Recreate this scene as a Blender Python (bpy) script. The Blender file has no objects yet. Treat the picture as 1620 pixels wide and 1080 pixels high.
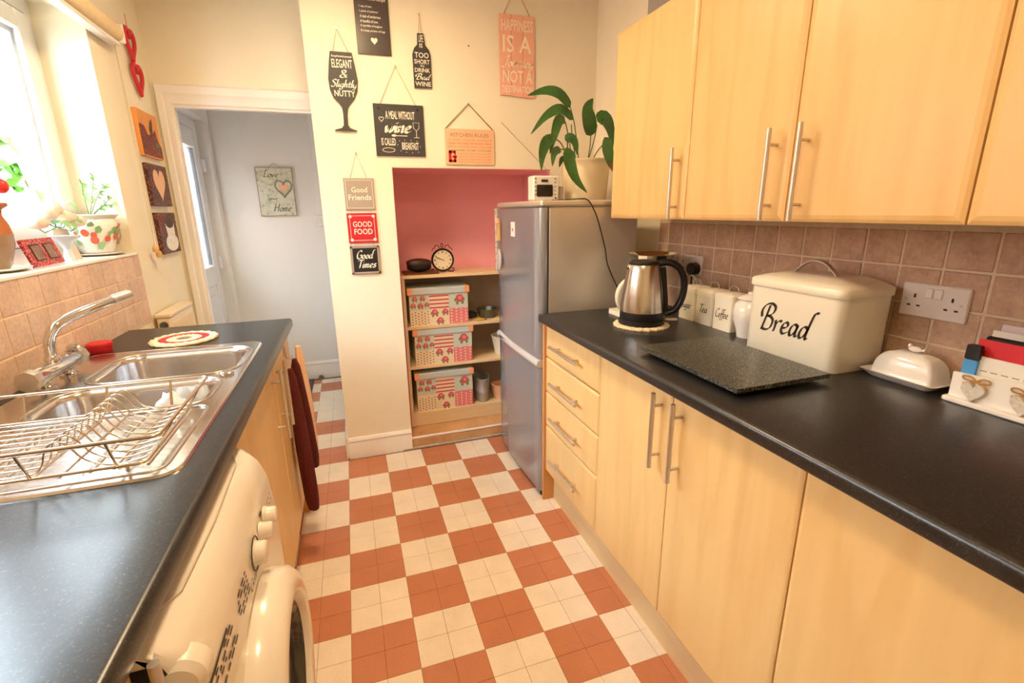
import bpy, bmesh, math, random
from mathutils import Vector, Matrix
random.seed(4)
sc = bpy.context.scene
COL = sc.collection
PI = math.pi

# ---------------------------------------------------------------- camera
cam_d = bpy.data.cameras.new('camera')
cam = bpy.data.objects.new('camera', cam_d); COL.objects.link(cam)
F_PX = 757.797
cam_d.sensor_width = 36.0; cam_d.lens = F_PX / 1620 * 36.0
cam_d.clip_start = 0.02
YAW, PIT, ROL = 0.320976, 0.266255, -0.013382
_f = Vector((math.sin(YAW)*math.cos(PIT), math.cos(YAW)*math.cos(PIT), -math.sin(PIT)))
_r = Vector((math.cos(YAW), -math.sin(YAW), 0)); _u = _r.cross(_f)
_R = _r*math.cos(ROL) + _u*math.sin(ROL); _U = -_r*math.sin(ROL) + _u*math.cos(ROL)
_m = Matrix((( _R.x, _U.x, -_f.x, 0.1131), (_R.y, _U.y, -_f.y, -1.37199), (_R.z, _U.z, -_f.z, 1.33225), (0,0,0,1)))
cam.matrix_world = _m
sc.camera = cam

# ---------------------------------------------------------------- world, exposure
w = bpy.data.worlds.new('overcast_sky'); sc.world = w; w.use_nodes = True
bg = w.node_tree.nodes['Background']
bg.inputs['Color'].default_value = (0.80, 0.91, 1.0, 1); bg.inputs['Strength'].default_value = 18.0
sc.view_settings.view_transform = 'Standard'; sc.view_settings.look = 'None'
sc.view_settings.exposure = 0.67; sc.view_settings.gamma = 1.0; sc.view_settings.use_curve_mapping = False
LAMPS = [((0.12, 0.45), 12.5), ((0.15, -0.95), 7.0)]
LAMP_COL = (1.0, 0.73, 0.42)

# ---------------------------------------------------------------- materials
def c(h):
    h = h.lstrip('#')
    v = [int(h[i:i+2], 16)/255 for i in (0, 2, 4)]
    return tuple(x/12.92 if x <= .04045 else ((x+.055)/1.055)**2.4 for x in v)
class NT:
    def __init__(s, name):
        s.m = bpy.data.materials.new(name); s.m.use_nodes = True
        s.t = s.m.node_tree; s.p = s.t.nodes['Principled BSDF']
    def n(s, t, **k):
        x = s.t.nodes.new(t)
        for a, b in k.items(): setattr(x, a, b)
        return x
    def l(s, a, b): s.t.links.new(a, b)
    def val(s, x, **k):
        for a, b in k.items():
            x.inputs[a.replace('_', ' ')].default_value = b
    def coord(s, kind='Object', scale=(1, 1, 1)):
        mp = s.n('ShaderNodeMapping'); mp.inputs['Scale'].default_value = scale
        if kind == 'World':
            g = s.n('ShaderNodeNewGeometry'); s.l(g.outputs['Position'], mp.inputs['Vector'])
        else:
            g = s.n('ShaderNodeTexCoord'); s.l(g.outputs[kind], mp.inputs['Vector'])
        return mp.outputs['Vector']
    def noise(s, vec, scale, detail=4, rough=.55):
        x = s.n('ShaderNodeTexNoise'); s.l(vec, x.inputs['Vector'])
        x.inputs['Scale'].default_value = scale; x.inputs['Detail'].default_value = detail; x.inputs['Roughness'].default_value = rough
        return x.outputs['Fac']
    def ramp(s, fac, stops, interp='LINEAR'):
        x = s.n('ShaderNodeValToRGB'); s.l(fac, x.inputs['Fac']); r = x.color_ramp; r.interpolation = interp
        while len(r.elements) < len(stops): r.elements.new(.5)
        for e, (p, col) in zip(r.elements, stops):
            e.position = p; e.color = (*col, 1)
        return x.outputs['Color']
    def mix(s, fac, a, b, mode='MIX'):
        x = s.n('ShaderNodeMix', data_type='RGBA', blend_type=mode)
        for sock, v in ((x.inputs[0], fac), (x.inputs[6], a), (x.inputs[7], b)):
            if hasattr(v, 'links'): s.l(v, sock)
            elif isinstance(v, tuple): sock.default_value = (*v, 1)
            else: sock.default_value = v
        return x.outputs[2]
    def rand(s, col, amt):
        o = s.n('ShaderNodeObjectInfo'); h = s.n('ShaderNodeHueSaturation')
        mr = s.n('ShaderNodeMapRange'); s.l(o.outputs['Random'], mr.inputs[0]); mr.inputs[3].default_value = 1-amt; mr.inputs[4].default_value = 1+amt
        s.l(mr.outputs[0], h.inputs['Value']); s.l(col, h.inputs['Color'])
        return h.outputs['Color']
    def base(s, col):
        if hasattr(col, 'links'): s.l(col, s.p.inputs['Base Color'])
        else: s.p.inputs['Base Color'].default_value = (*col, 1)
    def bump(s, h, strength, dist=.002):
        b = s.n('ShaderNodeBump'); b.inputs['Strength'].default_value = strength; b.inputs['Distance'].default_value = dist
        s.l(h, b.inputs['Height']); s.l(b.outputs['Normal'], s.p.inputs['Normal'])
def mat(name, col, rough=.5, metal=0, var=0, scale=12, stretch=(1, 1, 1), bump=0, bdist=.001, rnd=0, coat=0, kind='Object', spec=.5):
    t = NT(name); p = t.p
    if isinstance(col, str): col = c(col)
    p.inputs['Roughness'].default_value = rough; p.inputs['Metallic'].default_value = metal
    p.inputs['Coat Weight'].default_value = coat; p.inputs['Specular IOR Level'].default_value = spec
    out = None
    if var or bump:
        f = t.noise(t.coord(kind, stretch), scale)
        if bump: t.bump(f, bump, bdist)
    if var:
        a = tuple(x*(1-var) for x in col); b = tuple(min(1, x*(1+var)) for x in col)
        out = t.ramp(f, [(.3, a), (.7, b)])
    if rnd:
        if out is None:
            x = t.n('ShaderNodeRGB'); x.outputs[0].default_value = (*col, 1); out = x.outputs[0]
        out = t.rand(out, rnd)
    t.base(out if out is not None else col)
    return t.m
M = {}
M['wall'] = mat('cream_wall_paint', '#f4ead2', .7, var=.02, scale=3, bump=.05)
M['hallwall'] = mat('white_hall_paint', '#f1efea', .7, var=.02, scale=3, bump=.05)
M['pink'] = mat('pink_niche_paint', '#ffb6be', .65, var=.03, scale=4, bump=.05)
M['ceil'] = mat('white_ceiling_paint', '#f4f0e8', .8, bump=.05)
M['gloss'] = mat('white_gloss_woodwork', '#f4f0ea', .3, var=.01)
M['upvc'] = mat('white_upvc', '#eef0f2', .25)
M['gasket'] = mat('grey_rubber_gasket', '#6d6f74', .6)
M['bead'] = mat('pale_blue_glazing_bead', '#c9d6e4', .3)
M['steel'] = mat('brushed_steel', '#d2cec9', .36, .9, var=.05, scale=60, stretch=(1, 1, .05))
M['kettlesteel'] = mat('kettle_brushed_steel', '#cdc8c2', .22, 1, var=.06, scale=40, stretch=(.1, .1, 12))
M['sinksteel'] = mat('sink_steel', '#d4d3d2', .2, 1, var=.05, scale=30, bump=.02)
M['chrome'] = mat('chrome', '#dcdcde', .07, 1)
M['wire'] = mat('rack_wire', '#d8cbb8', .18, 1)
M['black'] = mat('black_plastic', '#121214', .35)
M['darkgrey'] = mat('dark_grey_plastic', '#3a3a3c', .45)
M['white'] = mat('white_plastic', '#efebe6', .35)
M['socket'] = mat('socket_white', '#e6ddd9', .35)
M['ceramic'] = mat('white_ceramic', '#f1ece6', .12, coat=.4)
M['cream'] = mat('cream_enamel', '#f5eeda', .3, var=.015, scale=3, coat=.2)
M['pot'] = mat('cream_glazed_pot', '#f0e0b8', .35, var=.02)
M['ink'] = mat('dark_lettering', '#2a2320', .6)
M['whiteprint'] = mat('white_print', '#f3ead8', .6)
M['slate'] = mat('dark_slate_board', '#3b3a3a', .55, var=.1, scale=30, bump=.1)
M['slategloss'] = mat('dark_gloss_board', '#4a403c', .28, var=.08, scale=10)
M['greyboard'] = mat('warm_grey_board', '#a79888', .6, var=.03)
M['redboard'] = mat('red_board', '#c81e2c', .45, var=.03)
M['pinkboard'] = mat('salmon_pink_board', '#f3b59c', .6, var=.05, scale=40)
M['peachboard'] = mat('peach_board', '#f3c09a', .55, var=.02)
M['cord'] = mat('jute_cord', '#b98a4c', .9)
M['whitecord'] = mat('pale_cord', '#cdbf9f', .9)
M['wood'] = mat('dark_stained_wood', '#6b3b22', .5, var=.25, scale=14, stretch=(1, 8, 1))
M['acorn'] = mat('pale_turned_wood', '#e0b273', .5, var=.1, scale=20)
M['shelfwood'] = mat('pale_shelf_board', '#edd2a4', .5, var=.05, scale=14, stretch=(1, 10, 10))
M['shelfback'] = mat('grey_shelf_back', '#a89c90', .7, var=.05)
M['leather'] = mat('brown_leather', '#3a2018', .45, var=.3, scale=40, bump=.3)
M['leaf'] = mat('lily_leaf', '#426f38', .35, var=.4, scale=9)
M['leaf2'] = mat('bright_leaf', '#6fae4c', .45, var=.25, scale=14)
M['leaf3'] = mat('pale_leaf', '#9cc58d', .5, var=.2, scale=14)
M['drytip'] = mat('dry_brown_leaf', '#8a5a3c', .7)
M['stem'] = mat('green_stem', '#5d7c43', .5)
M['soil'] = mat('dark_soil', '#3a2a20', .95, bump=.6, scale=90)
M['red'] = mat('red_plastic', '#d3202c', .4)
M['redpaint'] = mat('red_painted_heart', '#cf2a36', .4)
M['redpaper'] = mat('red_envelope', '#d22734', .6, var=.05, scale=30)
M['paper'] = mat('white_paper', '#ece8e2', .8)
M['lilacpaper'] = mat('pale_lilac_envelope', '#e3d8de', .8)
M['burgundy'] = mat('burgundy_towelling', '#5d1a18', .95, var=.3, scale=160, bump=1, bdist=.004)
M['peachtowel'] = mat('peach_towelling', '#f2c9a2', .95, var=.06, scale=140, bump=.7, bdist=.003)
M['cloth'] = mat('white_cloth', '#f1efec', .9, bump=.4, scale=40)
M['washer'] = mat('white_appliance_enamel', '#f0e8dc', .22, coat=.3)
M['knobgrey'] = mat('pale_grey_plastic', '#dcd3c8', .35)
M['rubber'] = mat('grey_rubber_seal', '#77736e', .6)
M['doorglass'] = mat('dark_porthole_glass', '#2c2b2a', .08, spec=.8)
M['fridge'] = mat('silver_fridge_door', '#a6acb8', .2, .55, var=.02, scale=4)
M['fridgeside'] = mat('silver_fridge_side', '#cdc6bd', .34, .4, var=.03, scale=400, bump=.1)
M['fridgegrey'] = mat('pale_grey_trim', '#c3c2c2', .35)
M['terracotta'] = mat('terracotta', '#b06a3c', .7, var=.1, scale=10)
M['glaze'] = mat('brown_glaze', '#9a7d62', .2, var=.25, scale=8)
M['petal'] = mat('cream_petal', '#fbe9da', .7, var=.05)
M['lime'] = mat('taupe_vase', '#c8b9a2', .5)
M['bluebowl'] = mat('pale_blue_glass', '#d3e4ee', .15, coat=.3)
M['fruit'] = mat('red_fruit', '#d8342c', .35)
M['galv'] = mat('galvanised_metal', '#b4b6b4', .45, .45, var=.15, scale=20)
M['pewter'] = mat('dark_metal_bowl', '#6c726c', .3, .8)
M['yellow'] = mat('yellow_plastic', '#e2b22a', .4)
M['clockface'] = mat('clock_face', '#efe0bd', .5)
M['iron'] = mat('dark_iron', '#2e2622', .5, .5)
M['lidblue'] = mat('pale_blue_card', '#c4cdcb', .7, var=.03)
M['lidpeach'] = mat('peach_card_corner', '#f2a676', .6)
M['cardcream'] = mat('cream_card', '#f0ddbb', .7)
M['cardpink'] = mat('pink_card', '#ea8489', .7)
M['cardblue'] = mat('pale_duck_egg_card', '#cfd6c6', .7)
M['rose'] = mat('rose_print', '#d05a62', .7)
M['rosegreen'] = mat('leaf_print', '#7d8a62', .7)
M['mat'] = mat('charcoal_door_mat', '#55565a', .95, bump=.8, scale=200)
M['radiator'] = mat('cream_radiator_enamel', '#f3e3c8', .3)
M['nose'] = mat('white_step_nosing', '#ece6e0', .4)
M['hearth'] = mat('tan_hearth_tile', '#d3a470', .6, var=.15, scale=9, bump=.1)
M['dust'] = mat('grey_cement_strip', '#b8aca0', .9, var=.15, scale=30)
M['outwall'] = None
M['granite'] = None

def glass(name, tint=(1, 1, 1)):
    t = NT(name); nt = t.t; nt.nodes.remove(t.p)
    tr = t.n('ShaderNodeBsdfTransparent'); tr.inputs[0].default_value = (*tint, 1)
    g = t.n('ShaderNodeBsdfGlossy'); g.inputs['Roughness'].default_value = .02
    mx = t.n('ShaderNodeMixShader'); mx.inputs[0].default_value = .05; t.l(tr.outputs[0], mx.inputs[1]); t.l(g.outputs[0], mx.inputs[2])
    t.l(mx.outputs[0], nt.nodes['Material Output'].inputs['Surface'])
    return t.m
M['glass'] = glass('window_glass', (.97, .99, 1))
M['dimming_glass'] = glass('dimming_door_glass', (.58, .58, .58))  # even grey tint added to cut the daylight entering the hall
def laminate(name, col, warm):
    t = NT(name); v = t.coord('World', (9, 9, .45))
    f = t.noise(v, 2.2, 5, .6); f2 = t.noise(t.coord('World', (2.6, 2.6, .35)), 2.0, 3)
    a = t.ramp(f, [(.25, tuple(x*.93 for x in col)), (.5, col), (.75, tuple(min(1, x*1.04) for x in col))])
    b = t.ramp(f2, [(.44, (1, 1, 1)), (.52, warm), (.56, (1, 1, 1))])
    t.base(t.mix(.6, a, b, 'MULTIPLY')); t.p.inputs['Roughness'].default_value = .38
    return t.m
M['door'] = laminate('maple_laminate', c('#eac588'), (.93, .87, .78))
M['edge'] = mat('maple_edge', '#d79b5c', .5, var=.05, scale=8, stretch=(8, 8, .5))
M['carcass'] = mat('maple_carcass', '#d9aa6c', .5, var=.04)
M['plinth'] = mat('pale_maple_plinth', '#e3c99b', .5, var=.04, scale=8, stretch=(8, .6, 8))
def worktop(name, dark, spark, rough, sc_=340.0, thr=(.6, .72)):
    t = NT(name); v = t.coord('World')
    f = t.noise(v, sc_, 3, .7); f2 = t.noise(v, sc_*.35, 2, .6)
    a = t.ramp(f, [(.35, tuple(x*.6 for x in dark)), (.55, dark), (thr[0], dark), (thr[1], spark)])
    b = t.ramp(f2, [(.4, (.75, .75, .75)), (.65, (1.2, 1.2, 1.2))])
    t.base(t.mix(1.0, a, b, 'MULTIPLY'))
    t.p.inputs['Roughness'].default_value = rough; t.p.inputs['Specular IOR Level'].default_value = .65
    t.bump(f, .03, .0004)
    return t.m
M['worktop'] = worktop('charcoal_speckled_laminate', c('#232427'), c('#6e6d69'), .3)
M['granite'] = worktop('granite_slab', c('#2a2c26'), c('#96988a'), .3, 230.0, (.5, .64))
def stone_tile(name, a, b, rnd=.07):
    t = NT(name); v = t.coord('World')
    f = t.noise(v, 16, 6, .65); f2 = t.noise(v, 90, 3, .6)
    col = t.ramp(f, [(.25, a), (.5, tuple((x+y)/2 for x, y in zip(a, b))), (.75, b)])
    sp = t.ramp(f2, [(.3, (.85, .85, .85)), (.5, (1, 1, 1)), (.75, (1.12, 1.1, 1.05))])
    col = t.mix(1.0, col, sp, 'MULTIPLY')
    t.base(t.rand(col, rnd)); t.p.inputs['Roughness'].default_value = .48
    t.bump(f2, .25, .001)
    return t.m
M['tile_r'] = stone_tile('brown_stone_tile', c('#ab8870'), c('#cdac92'))
M['tile_l'] = stone_tile('tan_stone_tile', c('#cfae97'), c('#e5c9b4'))
M['grout'] = mat('pale_grout', '#d9c7b0', .9, var=.08, scale=60, bump=.3)
M['grout_l'] = mat('cream_grout', '#ecd3b0', .9, var=.06, scale=60, bump=.3)
def quarry(name, col, hi, lo, rough=.42):
    t = NT(name); v = t.coord('World')
    f = t.noise(v, 420, 2, .6); f2 = t.noise(v, 7, 4, .6)
    a = t.ramp(f, [(.3, lo), (.45, col), (.6, col), (.75, hi)])
    b = t.ramp(f2, [(.3, (.93, .92, .9)), (.7, (1.05, 1.05, 1.05))])
    t.base(t.rand(t.mix(1.0, a, b, 'MULTIPLY'), .03)); t.p.inputs['Roughness'].default_value = rough
    t.bump(f2, .06, .002)
    return t.m
M['fl_red'] = quarry('terracotta_floor_tile', c('#c47e5a'), c('#d79a78'), c('#a4603f'))
M['fl_cream'] = quarry('cream_floor_tile', c('#efe2d0'), c('#f8f0e2'), c('#d6bea2'))
M['fl_grout'] = mat('dark_floor_joint', '#80604a', .9, var=.2, scale=40)
def brick(name):
    t = NT(name); b = t.n('ShaderNodeTexBrick')
    sep = t.n('ShaderNodeSeparateXYZ'); cmb = t.n('ShaderNodeCombineXYZ'); g = t.n('ShaderNodeNewGeometry')
    t.l(g.outputs['Position'], sep.inputs[0]); t.l(sep.outputs['Y'], cmb.inputs[0]); t.l(sep.outputs['Z'], cmb.inputs[1])
    t.l(cmb.outputs[0], b.inputs['Vector'])
    b.inputs['Color1'].default_value = (*c('#c79a86'), 1); b.inputs['Color2'].default_value = (*c('#b98672'), 1)
    b.inputs['Mortar'].default_value = (*c('#d9d0c6'), 1)
    b.inputs['Scale'].default_value = 1.0; b.inputs['Brick Width'].default_value = .225; b.inputs['Row Height'].default_value = .075
    b.inputs['Mortar Size'].default_value = .008
    t.base(b.outputs['Color']); t.p.inputs['Roughness'].default_value = .9
    return t.m
M['outwall'] = brick('neighbour_brick')
M['outground'] = mat('pale_paving', '#b9b4ab', .9, var=.1)
def beans(name, a, b, k=90):
    t = NT(name); v = t.n('ShaderNodeTexVoronoi'); t.l(t.coord('Object'), v.inputs['Vector']); v.inputs['Scale'].default_value = k
    t.base(t.ramp(v.outputs['Distance'], [(.0, b), (.45, a), (.8, tuple(x*.4 for x in a))])); t.p.inputs['Roughness'].default_value = .5
    return t.m
M['beans'] = beans('coffee_bean_print', c('#5a2a22'), c('#b07860'))
M['redbeans'] = beans('red_brown_bean_print', c('#7a2e20'), c('#c46a4a'))
M['orangeprint'] = mat('orange_print', '#e59a4e', .5, var=.1)
M['frameprint'] = beans('red_white_check_frame', c('#c2303a'), c('#f3e2d6'), 190)
M['photo'] = mat('brown_photo_print', '#8a6a5c', .3, var=.5, scale=40)
M['floralpot'] = mat('white_glazed_planter', '#eef0e8', .15, coat=.4)
def floral():
    t = NT('floral_canvas_print'); v = t.coord('Object')
    f = t.noise(v, 14, 4); f2 = t.noise(v, 34, 3)
    a = t.ramp(f, [(.3, c('#c9cdb4')), (.5, c('#e2dfcc')), (.62, c('#c7cfb0')), (.75, c('#e6d9c2'))])
    b = t.ramp(f2, [(.55, (1, 1, 1)), (.7, c('#b9b48f')), (.8, c('#d9b08c'))])
    t.base(t.mix(.7, a, b, 'MULTIPLY')); t.p.inputs['Roughness'].default_value = .6
    return t.m
M['floral'] = floral()
M['roses'] = beans('rose_pattern_print', c('#d8d6c4'), c('#cc6a6c'), 60)
M['lampshade'] = None
def lampmat():
    t = NT('lit_opal_glass'); t.base((.9, .85, .75)); t.p.inputs['Emission Color'].default_value = (*LAMP_COL, 1); t.p.inputs['Emission Strength'].default_value = 3.0
    return t.m
M['lampshade'] = lampmat()

# ---------------------------------------------------------------- geometry helpers
ORG = {}
def tag(o, label=None, cat=None, group=None, kind=None):
    if label: o['label'] = label
    if cat: o['category'] = cat
    if group: o['group'] = group
    if kind: o['kind'] = kind
    return o
def thing(name, label, cat, loc, group=None, kind=None):
    o = bpy.data.objects.new(name, None); COL.objects.link(o); o.location = loc; o.empty_display_size = .05
    ORG[o.name] = Vector(loc)
    return tag(o, label, cat, group, kind)
def crom(pts, n=8, closed=False):
    P = [Vector(p) for p in pts]; out = []
    N = len(P)
    rng = range(N if closed else N-1)
    for i in rng:
        if closed: a, b, d, e = P[(i-1) % N], P[i], P[(i+1) % N], P[(i+2) % N]
        else: a, b, d, e = P[max(i-1, 0)], P[i], P[i+1], P[min(i+2, N-1)]
        for k in range(n):
            t = k/n
            out.append(.5*((2*b) + (d-a)*t + (2*a-5*b+4*d-e)*t*t + (3*b-a-3*d+e)*t**3))
    if not closed: out.append(P[-1])
    return out
class MB:
    def __init__(s): s.v = []; s.f = []; s.mi = []; s.m = 0; s.ang = 0
    def add(s, v, f, m=None):
        k = len(s.v); s.v += [Vector(x) for x in v]; s.f += [[i+k for i in g] for g in f]; s.mi += [s.m if m is None else m]*len(f)
        return s
    def bm(s, b, m=None):
        b.verts.index_update(); s.add([x.co.copy() for x in b.verts], [[q.index for q in f.verts] for f in b.faces], m); b.free(); return s
    def box(s, x0, x1, y0, y1, z0, z1, bev=0, seg=1, m=None):
        b = bmesh.new(); bmesh.ops.create_cube(b, size=1)
        for q in b.verts: q.co = Vector((x0+(q.co.x+.5)*(x1-x0), y0+(q.co.y+.5)*(y1-y0), z0+(q.co.z+.5)*(z1-z0)))
        if bev: bmesh.ops.bevel(b, geom=b.edges[:], offset=bev, segments=seg, affect='EDGES', profile=.5)
        return s.bm(b, m)
    def loft(s, rings, cap0=True, cap1=True, closed=True, m=None):
        n = len(rings[0]); v = [p for r in rings for p in r]; f = []
        for i in range(len(rings)-1):
            for j in range(n if closed else n-1):
                a = i*n+j; b = i*n+(j+1) % n; f.append([a, b, b+n, a+n])
        if cap0: f.append(list(range(n))[::-1])
        if cap1: f.append([(len(rings)-1)*n+j for j in range(n)])
        return s.add(v, f, m)
    def tube(s, pts, r, seg=8, closed=False, m=None, rs=None, flat=None):
        P = [Vector(p) for p in pts]; N = len(P); rings = []; s.ang = max(s.ang, 70 if seg < 9 else 50)
        nrm = None
        for i, p in enumerate(P):
            if closed: t = P[(i+1) % N]-P[i-1]
            else: t = P[min(i+1, N-1)]-P[max(i-1, 0)]
            t = t.normalized() if t.length > 1e-9 else Vector((0, 0, 1))
            if nrm is None:
                a = Vector((0, 0, 1)) if abs(t.z) < .9 else Vector((1, 0, 0)); nrm = (a - t*a.dot(t)).normalized()
            else:
                nrm = (nrm - t*nrm.dot(t)); nrm = nrm.normalized() if nrm.length > 1e-6 else t.orthogonal().normalized()
            bn = t.cross(nrm); rr = rs[i] if rs else r
            fx = flat if flat else 1
            rings.append([p + nrm*math.cos(2*PI*k/seg)*rr + bn*math.sin(2*PI*k/seg)*rr*fx for k in range(seg)])
        if closed:
            rings.append(rings[0]); return s.loft(rings, False, False, m=m)
        return s.loft(rings, m=m)
    def lathe(s, prof, o=(0, 0, 0), seg=28, ax='z', m=None, sx=1, sy=1, wob=None):
        rings = []; o = Vector(o)
        for r, h in prof:
            ring = []
            for k in range(seg):
                a = 2*PI*k/seg; rr = r*(1+(wob(a, h) if wob else 0)); x, y = rr*math.cos(a)*sx, rr*math.sin(a)*sy
                ring.append(o + (Vector((x, y, h)) if ax == 'z' else Vector((h, x, y)) if ax == 'x' else Vector((x, h, y))))
            rings.append(ring)
        return s.loft(rings, m=m)
    def prism(s, poly, O, U, V, d, m=None):
        O, U, V = Vector(O), Vector(U), Vector(V); N = U.cross(V).normalized()*d
        a = [O+U*x+V*y for x, y in poly]
        return s.loft([a, [p+N for p in a]], m=m)
    def flat(s, v2, f, O, U, V, m=None):
        O, U, V = Vector(O), Vector(U), Vector(V)
        return s.add([O+U*x+V*y for x, y in v2], f, m)
    def poly(s, pts, O, U, V, m=None): return s.flat(pts, [list(range(len(pts)))], O, U, V, m)
    def sphere(s, o, r, seg=12, rings=8, sx=1, sy=1, sz=1, m=None):
        o = Vector(o)
        pr = [(max(1e-4, r*math.sin(PI*i/rings)), -r*math.cos(PI*i/rings)) for i in range(rings+1)]
        return s.lathe([(a, h*sz) for a, h in pr], o, seg, m=m, sx=sx, sy=sy)
    def build(s, name, mats, parent=None, smooth=True, label=None, cat=None, group=None, kind=None, ang=None):
        ang = ang or s.ang or 35
        if not isinstance(mats, (list, tuple)): mats = [mats]
        if parent is None:
            xs = [p.x for p in s.v]; ys = [p.y for p in s.v]; org = Vector(((min(xs)+max(xs))/2, (min(ys)+max(ys))/2, min(p.z for p in s.v)))
        else: org = ORG[parent.name]
        me = bpy.data.meshes.new(name); me.from_pydata([p-org for p in s.v], [], s.f); me.update()
        for q in mats: me.materials.append(M[q] if isinstance(q, str) else q)
        if len(mats) > 1: me.polygons.foreach_set('material_index', s.mi)
        b = bmesh.new(); b.from_mesh(me); bmesh.ops.recalc_face_normals(b, faces=b.faces[:]) if smooth is not None else None; b.to_mesh(me); b.free()
        if smooth:
            me.shade_smooth(); me.set_sharp_from_angle(angle=math.radians(ang))
        o = bpy.data.objects.new(name, me); COL.objects.link(o)
        if parent is None: o.location = org
        else: o.parent = parent
        ORG[o.name] = org
        return tag(o, label, cat, group, kind)
def copy_tree(o, dv, parent=None):
    q = o.copy(); COL.objects.link(q); q.parent = parent
    if parent is None: q.location = o.location + Vector(dv)
    ORG[q.name] = ORG[o.name] + Vector(dv)
    for ch in o.children: copy_tree(ch, dv, q)
    return q
def rrect(x0, x1, y0, y1, r, n=5):
    out = []
    for cx, cy, a0 in ((x1-r, y1-r, 0), (x0+r, y1-r, PI/2), (x0+r, y0+r, PI), (x1-r, y0+r, 1.5*PI)):
        for k in range(n+1):
            a = a0+PI/2*k/n; out.append((cx+r*math.cos(a), cy+r*math.sin(a)))
    return out
def heart(n=28, w=1, h=1):
    out = []
    for k in range(n):
        t = 2*PI*k/n; x = 16*math.sin(t)**3; y = 13*math.cos(t)-5*math.cos(2*t)-2*math.cos(3*t)-math.cos(4*t)
        out.append((x/32*w, (y+2.5)/29*h))
    return out[::-1]
def circ(r, n=24, cx=0, cy=0, sy=1): return [(cx+r*math.cos(2*PI*k/n), cy+r*sy*math.sin(2*PI*k/n)) for k in range(n)]

# lettering: block letters from the built-in font, pen letters from strokes
WORDS = ['Sophisticated', 'ELEGANT', 'NUTTY', "Mum's Secret Recipe", '1 cup of care', '1 pinch of patience', 'A dash of tenderness', 'A handful of love', 'A sprinkle of laughter', '& a large portion of hugs',
  'LIFE', 'IS', 'TOO', '100', 'SHORT', 'TO', 'DRINK', 'WINE', 'HAPPINESS', 'IS A', 'NOT A', 'DESTINATION', 'A MEAL WITHOUT', 'IS CALLED', 'BREAKFAST', 'KITCHEN RULES', 'Good', 'Friends', 'GOOD', 'FOOD', 'G',
  'WASH YOUR HANDS', 'CLEAR THE TABLE AFTER EVERY MEAL', 'THANK THE COOK', 'HELP WITH THE DISHES', 'FM', '12', '3', '6', '9', 'T']
GLY = {}
def make_words():
    obs = []
    for wd in WORDS:
        cu = bpy.data.curves.new('w', 'FONT'); cu.body = wd; cu.resolution_u = 2; cu.offset = .012; cu.fill_mode = 'FRONT'
        o = bpy.data.objects.new('w', cu); COL.objects.link(o); obs.append((wd, o, cu))
    dg = bpy.context.evaluated_depsgraph_get(); dg.update()
    for wd, o, cu in obs:
        me = bpy.data.meshes.new_from_object(o.evaluated_get(dg))
        v = [(q.co.x, q.co.y) for q in me.vertices]; f = [list(p.vertices) for p in me.polygons]
        x0 = min(q[0] for q in v); x1 = max(q[0] for q in v); y0 = min(q[1] for q in v); y1 = max(q[1] for q in v)
        GLY[wd] = ([((x-x0)/(x1-x0), (y-y0)/(y1-y0)) for x, y in v], f, (x1-x0)/(y1-y0))
        bpy.data.meshes.remove(me); bpy.data.objects.remove(o); bpy.data.curves.remove(cu)
make_words()
def word(mb, s, x, y, wd, h, O, U, V, m=None):
    """block word s in the box (x, y, wd, h) of the plane O, U, V"""
    v, f, asp = GLY[s]
    mb.flat([(x+a*wd, y+b*h) for a, b in v], f, O, U, V, m)
_bowl = [(.34, .4), (.22, .46), (.09, .36), (.04, .15), (.1, .02), (.2, .06), (.31, .24), (.35, .42)]
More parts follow.
